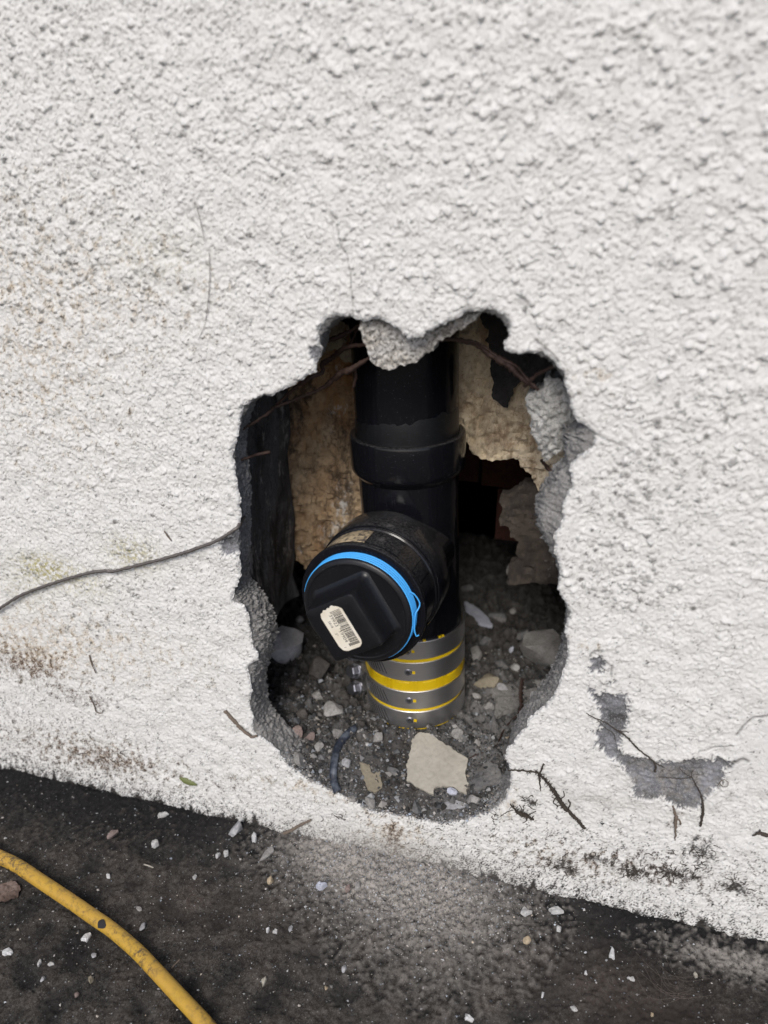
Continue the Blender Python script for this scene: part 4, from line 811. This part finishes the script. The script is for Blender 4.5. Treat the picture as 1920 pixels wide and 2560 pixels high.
flake('mortar_plate', z7([(1290, 1010), (1420, 900), (1500, 930), (1540, 1060), (1440, 1090), (1330, 1120)]), on_dirt, 3, 0.4, M_R8, 315, 'dark grey mortar plate right of the cream flake', 'mortar plate', RG)
flake('mortar_plate', z7([(1085, 1205), (1200, 1195), (1270, 1220), (1220, 1252), (1100, 1262)]), on_dirt, 2, 0.6, M_R1, 316, 'pale grey mortar plate lowest on the dirt slope', 'mortar plate', RG)
flake('plaster_shard', Z(1120, 1450, 4.608, [(175, 290), (330, 410), (430, 500), (505, 575), (340, 570), (330, 520), (190, 400)]), on_dirt, 2.5, 4.0, M_R9, 317, 'pointed white shard just right of the pipe', 'shard', RG)
SG = [on_dirt(*p)+np.array([0, 0, 1.6]) for p in z7([(445, 662), (385, 712), (325, 785), (295, 855), (280, 950), (278, 1050), (308, 1140)])]
V, F = tube(SG, [2.2, 2.8, 2.7, 2.4, 2.5, 2.5, 2.8], 10, 1.2, 0.0, 4, flat=0.6)
tag(link('rubber_strip', mesh('rubber_strip', V, F, True, 60), M_STRIP), 'curved blue grey rubber strip lying on the dirt slope', 'rubber strip')
def wire(name, pts, r, mat, label, cat='wire', group='rusty wires of the broken lath', jit=0.12, seed=1, seg=7):
    P = np.array([aty(a, b, y) for a, b, y in pts]); V, F = tube(P, r, seg, 0.9, jit, seed)
    return tag(link(name, mesh(name, V, F), mat), label, cat, group)
def Y(pts, ys): return [(*p, y) for p, y in zip(pts, np.interp(np.linspace(0, 1, len(pts)), np.linspace(0, 1, len(ys)), ys))]
wire('rusty_wire', Y(zA([(40, 1490), (250, 1370), (440, 1240), (490, 1190), (600, 1150), (820, 1060), (1000, 990), (1130, 900), (1250, 800), (1370, 750), (1600, 610)]), [12, 24, 30, 22]), [0.6, 0.8, 1.0, 0.8, 0.9, 1.5, 1.6, 0.9], M_RUST, 'rusty wire sloping across the upper left, the lowest one', seed=2)
wire('rusty_wire', Y(zA([(1340, 752), (1395, 748), (1425, 790), (1422, 860), (1400, 960)]), [28, 32]), 0.75, M_RUST, 'short hooked rusty wire end beside the pipe', seed=3)
wire('rusty_wire', Y(zA([(470, 1200), (620, 1060), (720, 970), (900, 850), (1035, 790), (1042, 690), (1140, 630), (1250, 540), (1340, 490), (1600, 465)]), [26, 20, 34, 24]), [0.7, 0.9, 0.9, 1.3, 1.4, 0.8], M_RUST, 'rusty wire following the upper left edge of the hole', seed=4)
wire('rusty_wire', Y(zA([(1040, 440), (1130, 410), (1260, 362), (1400, 290), (1500, 200)]), [34, 40]), [1.3, 1.4, 0.8], M_RUST, 'rusty wire crossing the upper left notch', seed=5)
wire('rusty_wire', Y(zA([(1360, 470), (1420, 340), (1462, 240), (1480, 160)]), [45, 42]), 0.8, M_RUST, 'thin steep rusty wire in the upper left notch', seed=6)
wire('rusty_wire', Y(z5([(110, 272), (300, 212), (400, 182), (560, 142)]), [10, 26]), [0.5, 0.8, 1.0], M_RUST, 'short twisted wire end poking in from the left edge', seed=7)
wire('rusty_wire', Y(z2r([(-60, 395), (90, 370), (250, 395), (400, 440), (500, 510), (600, 570), (700, 620), (780, 700), (850, 770), (1020, 895)]), [26, 34, 30, 24]), [0.7, 0.7, 0.8, 1.3, 2.0, 1.9, 1.2, .8], M_RUST, 'thick rusty wire running from the pipe to the mortar chunk', seed=8)
wire('rusty_wire', Y(z2r([(60, 352), (300, 382), (420, 418), (560, 518), (650, 575), (800, 650), (880, 750), (1000, 872)]), [30, 32, 28, 22]), 0.75, M_RUST, 'thin rusty wire twisted over the thick one at right', seed=9)
wire('rusty_wire', Y(z2r([(880, 850), (930, 800), (1020, 720), (1120, 670), (1230, 615)]), [26, 14]), 0.9, M_RUST, 'short rusty wire rising to the upper right edge', seed=10)
wire('rusty_wire', Y(z3r([(1140, 250), (1230, 350), (1370, 465)]), [40, 28]), [0.8, 1.1, 0.7], M_RUST, 'short dark wire below the mortar chunk', seed=11)
wire('rusty_wire', Y(z3r([(1150, 606), (1250, 598), (1360, 606)]), [38, 24]), 0.9, M_RUST, 'level dark wire stub near the right edge', seed=12)
tw = [on_dirt(*p) for p in Z(1120, 1450, 4.608, [(820, 1560), (700, 1665), (610, 1800)])]
a0 = aty(*Z(1120, 1450, 4.608, [(858, 1140)])[0], tw[0][1]-4); mids = [aty(*p, tw[0][1]-3) for p in Z(1120, 1450, 4.608, [(845, 1250), (838, 1350), (850, 1450)])]
core = resample(np.array([a0]+mids+[tw[0]+np.array([0, 0, 1])]), 0.8, False) if False else np.array([a0]+mids+[tw[0]+np.array([0, 0, 1])])
cs = np.vstack([np.linspace(core[k], core[k+1], 14, endpoint=False) for k in range(4)]); ph = np.linspace(0, 2*pi*4, len(cs))
s1 = cs+np.stack([np.cos(ph), np.sin(ph), 0*ph], 1)*0.75; s2 = cs-np.stack([np.cos(ph), np.sin(ph), 0*ph], 1)*0.75
TWW = link('twisted_wire', mesh('twisted_wire', *join([tube(s1, 0.7, 6, 0.8), tube(s2, 0.7, 6, 0.8), tube([cs[-1]]+[p+np.array([0, 0, 1]) for p in tw[1:]]+[on_dirt(*p)+np.array([0, 0, 0.9]) for p in z7([(1530, 690), (1480, 790), (1380, 842), (1290, 882), (1195, 942)])], 0.6, 6, 0.9, 0.1), tube([cs[-1], on_dirt(*Z(1120, 1450, 4.608, [(858, 1630)])[0])], 0.6, 6, 0.9, 0.1)])), M_RUST)
tag(TWW, 'twisted pair of rusty wire rising from the right of the dirt', 'wire', 'rusty wires of the broken lath')
def wall_pt(px, py, lift=0.8):
    p = aty(px, py, 0); h = float(bil(Hh, np.array([p[0]]), np.array([p[2]]), WX0, WZ0, DX)[0]); return aty(px, py, -max(h, 0.2)-lift)
lw = Z(0, 1100, 2.592, [(-80, 1150), (0, 1090), (130, 1010), (280, 950), (420, 905), (560, 865), (680, 848), (740, 850), (900, 810), (1060, 770), (1240, 715), (1400, 655), (1500, 595)])
P = np.array([aty(a, b, -3.2) for a, b in lw]+[aty(*Z(0, 1100, 2.592, [(1545, 560)])[0], -1.0), aty(*Z(0, 1100, 2.592, [(1580, 500)])[0], 10)])
V, F = tube(P, 0.95, 8, 1.2, 0.07, 21); tag(link('tie_wire', mesh('tie_wire', V, F), M_WIRE), 'long grey wire crossing the white wall to the left edge of the hole', 'wire')
def strand(name, pts, r, mat, label, cat, jit=0.1, seed=1, lift=0.7, group=None, taper=True, surf=wall_pt):
    P = np.array([surf(a, b, lift) for a, b in pts]); V, F = tube(P, [r, r, r*0.6] if taper else r, 6, 0.9, jit, seed)
    return tag(link(name, mesh(name, V, F), mat), label, cat, group)
strand('twig', Z(560, 1450, 4.366, [(8, 1430), (100, 1525), (190, 1625), (270, 1690), (300, 1715), (360, 1700)]), 1.2, M_TWIG, 'dark curled twig stuck to the wall at the lower left corner of the hole', 'twig', seed=31)
strand('twig', Z(400, 1900, 2.765, [(840, 512), (900, 490), (960, 455), (1040, 415)]), 1.1, M_TWIG, 'short brown twig leaning on the wall foot', 'twig', seed=32, lift=1.5)
def root(name, chains, label, mat=M_ROOT, seed=1, group='dry roots clinging to the wall', fuzz=0):
    prt = []; gr = np.random.default_rng(seed+900)
    for _ in range(fuzz):
        pts = np.array(chains[0][0]); t = gr.beta(2.2, 1.6)*(len(pts)-1.01); i = int(t); p = pts[i]*(1-t+i)+pts[i+1]*(t-i); a = gr.uniform(0, 2*pi); L = gr.uniform(5, 13)
        q1 = p+np.array([cos(a), sin(a)])*L*0.5; a += gr.normal()*0.8; q2 = q1+np.array([cos(a), sin(a)])*L*0.5
        prt.append(tube(np.array([wall_pt(*p, 0.6), wall_pt(*q1, gr.uniform(0.6, 2.5)), wall_pt(*q2, gr.uniform(0.4, 2.5))]), [0.3, 0.24, 0.12], 4, 1.0, 0.05))
    for k, (pts, r) in enumerate(chains):
        P = np.array([wall_pt(a, b, 0.6) for a, b in pts]); prt.append(tube(P, (np.array(r)*0.62).tolist() if not np.isscalar(r) else r*0.6, 6, 0.9, 0.16, seed+k))
    return tag(link(name, mesh(name, *join(prt)), mat), label, 'root', group)
root('dry_root', [(zb([(25, 818), (110, 822), (200, 830), (235, 855), (300, 930), (345, 1000), (380, 1050), (440, 1110), (510, 1185)]), [0.8, 0.7, 0.9, 1.4, 2.0, 1.5, 1.2]), (zb([(215, 835), (225, 890), (230, 950)]), [0.9, 0.4]),
                  (zb([(225, 840), (240, 800), (250, 780)]), [0.7, 0.9]), (zb([(300, 930), (330, 960), (335, 1010)]), [0.5, 0.3]), (zb([(345, 1000), (380, 980), (375, 950)]), 0.4), (zb([(330, 985), (310, 1020), (340, 1050)]), 0.5), (zb([(400, 1070), (415, 1030), (405, 1005)]), 0.6),
                  (zb([(350, 1010), (325, 1000), (300, 985)]), 0.35), (zb([(370, 1040), (340, 1040), (330, 1060)]), 0.35)], 'dark bristly root trailing down the wall right of the hole', seed=51, fuzz=110)
root('dry_root', [(zb([(40, 1030), (80, 1080), (130, 1100), (185, 1130)]), [0.5, 1.2, 2.2, 1.0]), (zb([(100, 1090), (110, 1060), (95, 1040)]), 0.4), (zb([(150, 1110), (170, 1090), (200, 1080)]), 0.4), (zb([(60, 1070), (20, 1080), (-20, 1110)]), 0.35), (zb([(150, 1115), (140, 1140), (120, 1150)]), 0.4)], 'short black root tuft beneath the right corner of the hole', seed=61, fuzz=60)
root('dry_root', [(zb([(515, 460), (570, 490), (640, 520), (700, 560), (752, 592), (800, 640), (860, 700), (920, 745), (965, 780), (1010, 800)]), [0.35, 0.5, 0.8, 0.7, 0.4]), (zb([(590, 500), (640, 555), (690, 590), (700, 640)]), 0.3), (zb([(940, 760), (955, 800), (950, 830)]), [0.7, 0.9]), (zb([(720, 570), (760, 575), (785, 580)]), 0.35)], 'thin root lying along the edge of the big bare patch', seed=71)
root('dry_root', [(zb([(975, 862), (1060, 868), (1120, 872), (1175, 860), (1185, 820)]), 0.35), (zb([(1100, 800), (1140, 840), (1180, 860)]), 0.3), (zb([(1180, 860), (1200, 900), (1240, 980), (1250, 1080), (1235, 1170)]), [0.4, 0.6, 1.3, 1.0])], 'fine dark roots inside the big bare patch', seed=81)
root('dry_root', [(zb([(1060, 1040), (1080, 1100), (1078, 1160), (1075, 1260)]), [0.8, 1.5, 1.0, 0.4]), (zb([(1080, 1120), (1110, 1140), (1105, 1160)]), 0.8)], 'tan withered root below the big bare patch', M_TWIG, seed=85)
root('dry_root', [(zb([(1560, 1230), (1600, 1215), (1650, 1225), (1700, 1245)]), [0.6, 1.5, 1.8, 1.2]), (zb([(1600, 1215), (1610, 1190)]), 0.6)], 'thick dark root at the right margin of the wall', seed=87)
root('fibre', [(zb([(1340, 920), (1370, 880), (1400, 885), (1408, 910), (1385, 925), (1360, 905), (1365, 880)]), 0.3)], 'tiny curled fibre loop beside the bare patch', M_TWIG, seed=89)
strand('hair_strand', [(487, 505), (500, 550), (512, 610)], 0.16, M_HAIR, 'very fine hair on the upper left wall', 'hair', 0.02, 91, group='fine hairs stuck to the wall')
strand('hair_strand', [(523, 630), (524, 690), (520, 750), (512, 810), (495, 850)], 0.2, M_HAIR, 'long fine hair hanging above and left of the hole', 'hair', 0.03, 92, group='fine hairs stuck to the wall')
strand('hair_strand', [(1338, 845), (1365, 868), (1385, 885), (1398, 900)], 0.2, M_HAIR, 'fine hair at the top right edge of the hole', 'hair', 0.03, 93, group='fine hairs stuck to the wall')
strand('hair_strand', Z(0, 1100, 2.592, [(578, 1395), (595, 1450), (620, 1510)]), [0.3, 0.5, 0.9] if False else 0.5, M_TWIG, 'short dark bristle on the lower left wall', 'bristle', 0.03, 94)
strand('hair_strand', Z(0, 1100, 2.592, [(1065, 590), (1085, 620), (1112, 655)]), 0.5, M_TWIG, 'short bristle just above the long grey wire', 'bristle', 0.03, 95)
strand('hair_strand', Z(0, 1640, 2.765, [(620, 280), (650, 340), (665, 385), (700, 395), (712, 372)]), 0.4, M_TWIG, 'hooked brown bristle low on the left wall', 'bristle', 0.04, 96)
# rootlet fuzz on the damp foot of the wall
prt = []; r_ = np.random.default_rng(99)
reg = [(1590, 2180, 45, 14, 26), (1690, 2185, 60, 16, 34), (1410, 2165, 36, 20, 18), (1640, 2130, 150, 30, 8), (1755, 2130, 26, 36, 18), (1330, 2005, 26, 14, 12), (1110, 2060, 20, 22, 6), (1850, 2210, 40, 20, 16), (275, 1890, 40, 12, 10), (835, 2050, 24, 12, 8), (1235, 2030, 10, 26, 8)]
for (cx, cy, sx, sy, cnt) in reg:
    for _ in range(int(cnt*0.65)):
        x, y = cx+r_.normal()*sx*0.6, cy+r_.normal()*sy*0.6; a = r_.uniform(0, 2*pi); pts = [(x, y)]
        for _k in range(4): a += r_.normal()*0.7; x += cos(a)*6.5; y += sin(a)*4.5; pts.append((x, y))
        P = np.array([wall_pt(u, v, 0.35) for u, v in pts])
        if P[:, 2].min() < 1: continue
        prt.append(tube(P, [0.25, r_.uniform(0.12, 0.24), 0.08], 5, 1.4, 0.08))
tag(link('rootlets', mesh('rootlets', *join(prt)), M_ROOT), 'fuzzy dark rootlets clinging to the foot of the wall', None, None, 'stuff')
# ------------------------------------------------------------------ hose, leaves, chips on the ground
hp = Z(0, 2060, 3.19, [(-900, -80), (-420, 90), (0, 265), (150, 340), (300, 440), (450, 540), (600, 640), (750, 745), (850, 812), (950, 890), (1100, 1022), (1250, 1180), (1400, 1342), (1550, 1502), (1660, 1625), (1950, 2000), (2200, 2400)])
HR = 3.85
P = np.array([atz(a, b, HR+0.4) for a, b in hp])
HOSE = empty('hose', (P[8][0], P[8][1], 0)); tag(HOSE, 'worn yellow hose lying across the dark ground', 'hose')
d0 = P[1]-P[2]; d0 = d0/np.linalg.norm(d0)*45; d1 = P[-2]-P[-3]; d1 = d1/np.linalg.norm(d1)*45
P0 = [P[1]+d0*k+np.array([0, 0.35*k*k, 0]) for k in range(14, 0, -1)]; P1 = [P[-2]+d1*k+np.array([-0.5*k*k, 0, 0]) for k in range(1, 15)]
P0 = [q for q in P0 if q[1] < -12]; V, F = tube(np.vstack(P0+[P[1:9]]), HR, 20, 2.0, 0, 5); part('hose_length', V, F, M_HOSE, HOSE)
V, F = tube(np.vstack([P[7:-1]]+P1), HR*0.97, 20, 2.0, 0, 6); part('hose_length', V, F, M_HOSE, HOSE)
q0 = atz(*Z(0, 2060, 3.19, [(805, 800)])[0], HR*1.9); nrm = np.array([0.2, -0.45, 0.87])
rr_ = rock_mesh('tar_spot', (7, 5, 1.2), 77, sub=2); o = link('tar_spot', rr_, mat_plain('black_tar', (0.012, 0.012, 0.013), 0.5, 0, 600, 0.5)); o.location = Vector(q0)*0.001; o.rotation_euler = (0.5, 0.15, -0.6)
under(HOSE, o)
flake('dead_leaf', Z(0, 2060, 3.19, [(-60, 520), (0, 500), (110, 460), (165, 500), (160, 560), (130, 600), (40, 630), (-60, 640)]), on_ground, 0.5, 1.2, mat_board('dry_leaf', (0.13, 0.085, 0.065), (0.2, 0.15, 0.13), (0.07, 0.045, 0.035)), 321, 'dried brown leaf under the hose at the left margin', 'leaf', None, 0.7, 0.3, 1.5)
P = np.array([wall_pt(a, b, 0.8) for a, b in Z(0, 1640, 2.765, [(1240, 842), (1290, 866), (1360, 892)])]); V, F = tube(P, [0.5, 2.2, 2.0, 0.5], 8, 1.0, flat=0.35)
tag(link('green_leaf', mesh('green_leaf', V, F), mat_plain('leaf_green', (0.12, 0.14, 0.045), 0.6, 0, 400, 0.2, 0.3)), 'small green leaf scrap on the white wall foot', 'leaf')
CG = 'paint chips and pebbles on the ground'
def gchip(px, py, w_, h_, t, mat, seed, label, name='paint_chip', cat='chip', rz=None):
    p = on_ground(px, py); k = np.linalg.norm(p-CPOS)/CF*0.72
    g2 = np.random.default_rng(seed)
    if cat == 'pebble': me = rock_mesh(name, (w_*k, h_*k*1.15, t), seed, 22, 2, 0.12); me.polygons.foreach_set('use_smooth', np.zeros(len(me.polygons), bool))
    else:
        n2_ = int(g2.integers(7, 11)); an = np.sort(g2.uniform(0, 2*pi, n2_)+np.arange(n2_)*0.001); an = an*0.6+np.linspace(0, 2*pi, n2_, endpoint=False)*0.4
        rr2 = g2.uniform(0.62, 1.15, n2_); Q = np.stack([np.cos(an)*rr2*w_*k/2, np.sin(an)*rr2*h_*k*1.2/2], 1)
        tz = t*0.5*(1+0.5*g2.normal(0, 0.5, n2_)); V = np.vstack([np.c_[Q, -t*0.5+0*tz], np.c_[Q*0.97, tz*0.6], np.c_[Q*0.6, tz*0.9+g2.normal(0, 0.12*t, n2_)], [[0, 0, t*0.5]]])
        F = [(j, (j+1) % n2_, n2_+(j+1) % n2_, n2_+j) for j in range(n2_)]+[(n2_+j, n2_+(j+1) % n2_, 2*n2_+(j+1) % n2_, 2*n2_+j) for j in range(n2_)]+[(2*n2_+j, 2*n2_+(j+1) % n2_, 3*n2_) for j in range(n2_)]+[tuple(range(n2_))[::-1]]
        me = mesh(name, V, F, False)
    o = link(name, me, mat); o.location = Vector(p+np.array([0, 0, t*0.38]))*0.001; o.rotation_euler = (random.uniform(-.15, .15), random.uniform(-.15, .15), random.uniform(-.4, .4) if rz is None else rz)
    tag(o, label, cat, CG)
WH = mat_stone('white_paint_chip', (0.52, 0.525, 0.52), (0.66, 0.66, 0.66), 260, 0.3)
for k, a in enumerate([
    (218, 2345, 34, 24, 1.6, WH, 'bright white angular chip just below the hose'), (20, 2380, 30, 22, 1.4, WH, 'bright white chip at the left margin below the hose'),
    (282, 2090, 24, 40, 5, M_R4, 'pinkish pebble above the hose'), (387, 2113, 26, 24, 4, M_R5, 'crumbly pale pebble right of the pinkish pebble'),
    (348, 2274, 22, 12, 2.0, M_R2, 'flat grey chip lying just above the hose'), (99, 2408, 10, 20, 1.6, M_R5, 'slim pale sliver near the left margin, upright one of two'),
    (128, 2412, 18, 10, 1.4, M_R5, 'slim pale sliver near the left margin, the slanted one'), (108, 2452, 12, 14, 3, M_R1, 'grey crumb in the lower left corner'),
    (227, 2452, 16, 14, 3, M_R7, 'tan crumb in the lower left below the hose'), (235, 2392, 16, 14, 3, M_R1, 'round grey crumb below the bright white angular chip'),
    (357, 2322, 18, 24, 3.5, M_R1, 'grey pebble touching the upper side of the hose'), (271, 2193, 12, 9, 2.5, WH, 'small white crumb halfway between hose and wall'),
    (487, 2196, 12, 15, 2.5, M_R5, 'oval whitish crumb on the ground right of mid hose'), (193, 2490, 12, 12, 3, M_R4, 'tiny pinkish crumb near the bottom left'),
    (592, 2082, 30, 46, 9, M_R1, 'large pointed grey white stone at the foot of the wall'), (635, 2100, 17, 22, 6, WH, 'white pebble right of the large pointed stone'),
    (407, 2040, 34, 14, 2.5, M_R5, 'pale sliver in the black band below the wall'), (565, 2137, 20, 18, 3, M_R5, 'white oblong chip, right one of a close pair'),
    (545, 2141, 14, 14, 3, M_R5, 'white roundish chip, left one of a close pair'), (675, 2208, 22, 26, 6, M_R10, 'ochre pebble left of the dust fan'),
    (803, 2219, 38, 20, 4, M_R9, 'bluish white chip on the dust fan'), (669, 2328, 11, 11, 3, WH, 'round white crumb in the middle foreground, left of its neighbour'),
    (689, 2331, 18, 11, 2, M_R5, 'long white chip beside the round white crumb'), (727, 2324, 13, 22, 2, M_R1, 'flat grey chip right of the long white chip'),
    (870, 2226, 20, 22, 5, M_R4, 'pinkish grey pebble on the dust fan'), (893, 2222, 17, 18, 5, M_R2, 'grey pebble on the dust fan beside the pinkish one'),
    (1315, 2281, 34, 26, 2.4, M_R5, 'white oval chip at the foot of the wall at right'), (1390, 2278, 52, 22, 2.6, M_R5, 'widest white chip at the foot of the wall at right'),
    (1397, 2325, 22, 15, 3, M_R5, 'small white chip below the widest white chip'), (1530, 2390, 18, 34, 3, WH, 'tall white chip alone on the dark ground at right'),
    (1464, 2434, 8, 14, 1.5, WH, 'tiny upright white sliver at lower right'), (1580, 2450, 26, 12, 2, M_R5, 'thin pale sliver right of the tiny upright sliver'),
    (1317, 2354, 24, 20, 4, M_R10, 'ochre lump on the ground below the white oval chip'), (1356, 2489, 9, 14, 2, WH, 'tiny white chip in the lower middle right'),
    (1434, 2524, 22, 12, 1.5, M_R5, 'broken white chip near the bottom edge at right'), (1738, 2441, 12, 22, 2, M_R6, 'cream chip near the right margin'),
    (1630, 2539, 10, 12, 2, M_R10, 'ochre crumb at the bottom edge at right'), (660, 2455, 18, 26, 1.6, M_R6, 'cream leaf shaped chip in the bottom middle'),
    (859, 2424, 17, 20, 3, M_R1, 'flat grey pebble in the bottom middle'), (816, 2474, 11, 11, 3, M_R10, 'small ochre crumb in the bottom middle'),
    (1172, 2548, 34, 14, 2, WH, 'spread white chip at the bottom edge'), (668, 2080+60, 26, 60, 3, M_R2, 'grey flake standing at the foot of the wall')]):
    px_, py_, w_, h_, t_k, mt, lab = a
    gchip(px_, py_, w_, h_, t_k, mt, 500+k, lab, 'pebble' if mt in (M_R1, M_R2, M_R4, M_R10) else 'paint_chip', 'pebble' if mt in (M_R1, M_R2, M_R4, M_R10) else 'chip')
def ground_pt(px, py, lift=0.5): p = on_ground(px, py); return p+np.array([0, 0, lift])
strand('straw', Z(0, 2060, 3.19, [(1370, 1155), (1435, 1085)]), 0.4, M_TWIG, 'short straw bit lying right of the hose', 'straw', 0.02, 97, 0.6, None, False, ground_pt)
strand('straw', Z(0, 2060, 3.19, [(1150, 328), (1190, 340), (1225, 355)]), 0.4, mat_plain('pale_straw', (0.35, 0.33, 0.28), 0.8), 'pale straw bit between hose and wall', 'straw', 0.02, 98, 0.6, None, False, ground_pt)
prt = []
for k in range(12):
    t0 = k/12; cx, cy = 1690+r_.normal()*14, 2440+60*t0+r_.normal()*6
    prt.append(tube([ground_pt(cx-70+r_.normal()*16, cy-40+r_.normal()*8, 0.3), ground_pt(cx-20, cy+12+r_.normal()*6, 0.8), ground_pt(cx+60+r_.normal()*20, cy+6+r_.normal()*10, 0.3)], 0.09, 4, 2.0))
tag(link('dry_fibres', mesh('dry_fibres', *join(prt)), mat_plain('dry_fibre', (0.11, 0.09, 0.075), 0.9)), 'thin dry fibres combed over the ground at lower right', None, None, 'stuff')
# ------------------------------------------------------------------ grit: thousands of real grains
OCT = np.array([(1, 0, 0), (-1, 0, 0), (0, 1, 0), (0, -1, 0), (0, 0, 1), (0, 0, -1)], float)
OF = np.array([(0, 2, 4), (2, 1, 4), (1, 3, 4), (3, 0, 4), (2, 0, 5), (1, 2, 5), (3, 1, 5), (0, 3, 5)])
def grains(name, P, r, tint, label, seed):
    g_ = np.random.default_rng(seed); n_ = len(P)
    V = OCT[None]*(r[:, None, None]*g_.uniform(0.55, 1.25, (n_, 6, 1)))+g_.normal(0, 0.18, (n_, 6, 3))*r[:, None, None]
    a = g_.uniform(0, 2*pi, n_); c_, s__ = np.cos(a), np.sin(a); b_ = g_.uniform(-0.6, 0.6, n_)
    x = V[..., 0]*c_[:, None]-V[..., 1]*s__[:, None]; y = V[..., 0]*s__[:, None]+V[..., 1]*c_[:, None]; z = V[..., 2]*0.75+x*b_[:, None]*0.4
    V = np.stack([x, y, z], -1)+P[:, None, :]
    F = (OF[None]+6*np.arange(n_)[:, None, None]).reshape(-1, 3)
    me = mesh(name, V.reshape(-1, 3), F, False, None, {'tint': np.repeat(tint, 6, 0)})
    return tag(link(name, me, M_GRAIN), label, None, None, 'stuff')
def tints(n_, g_, lo=0.04, hi=0.5, pw=2.0):
    b = lo+(hi-lo)*g_.random(n_)**pw; w_ = g_.normal(0, 0.06, n_); return np.clip(np.stack([b*(1+w_), b, b*(1-w_*1.2)], 1), 0.01, 0.8)
g_ = np.random.default_rng(123); n_ = 24000
X = g_.uniform(-470, 210, n_); Yy = -g_.uniform(0, 1, n_)**0.9*270
k = int(n_*0.22); X[:k] = g_.normal(-82, 40, k); Yy[:k] = -np.abs(g_.normal(0, 26, k))
hg = np.array([ground_h(a, b) for a, b in zip(X, Yy)]); r = np.exp(g_.normal(-1.15, 0.42, n_)).clip(0.15, 1.5)
tt = tints(n_, g_, 0.03, 0.50, 3.4); tt[:k] = tints(k, g_, 0.10, 0.5, 1.2)
grains('grit', np.stack([X, Yy, hg+r*0.3], 1), r, tt, 'pale grit and sand grains scattered over the dark ground', 5)
n_ = 13000; X = g_.uniform(-200, 30, n_); Yy = g_.uniform(1.5, 150, n_)**1.0; kk = int(n_*0.55); Yy[:kk] = g_.uniform(1.5, 60, kk)
hd = dirt_h(X, Yy); ok = np.hypot(X+93, Yy-80) > 33.5; r = np.exp(g_.normal(-0.45, 0.55, n_)).clip(0.25, 3.4)
ok &= ~((Yy < 20) & (hd < 5))
grains('rubble_crumbs', np.stack([X, Yy, hd+r*0.25], 1)[ok], r[ok], tints(n_, g_, 0.02, 0.30, 2.6)[ok], 'loose grit and mortar crumbs on the dirt in the hole', 6)
# crumbs of dust on the lower lip of the hole
n_ = 1500; ii = g_.integers(0, len(HOLE), n_*6); c = HOLE[ii]; c = c[c[:, 1] < 62][:n_]
X = c[:, 0]+g_.normal(0, 1.2, len(c)); Yy = g_.uniform(-0.8, 9, len(c)); Zz = c[:, 1]+0.3+np.clip(Yy, 0, 9)*0.25+g_.normal(0, 0.5, len(c)); r = np.exp(g_.normal(-0.8, 0.4, len(c))).clip(0.2, 1.4)
grains('lip_crumbs', np.stack([X, Yy, Zz], 1), r, tints(len(c), g_, 0.10, 0.5, 1.3), 'mortar crumbs along the lower lip of the hole', 8)
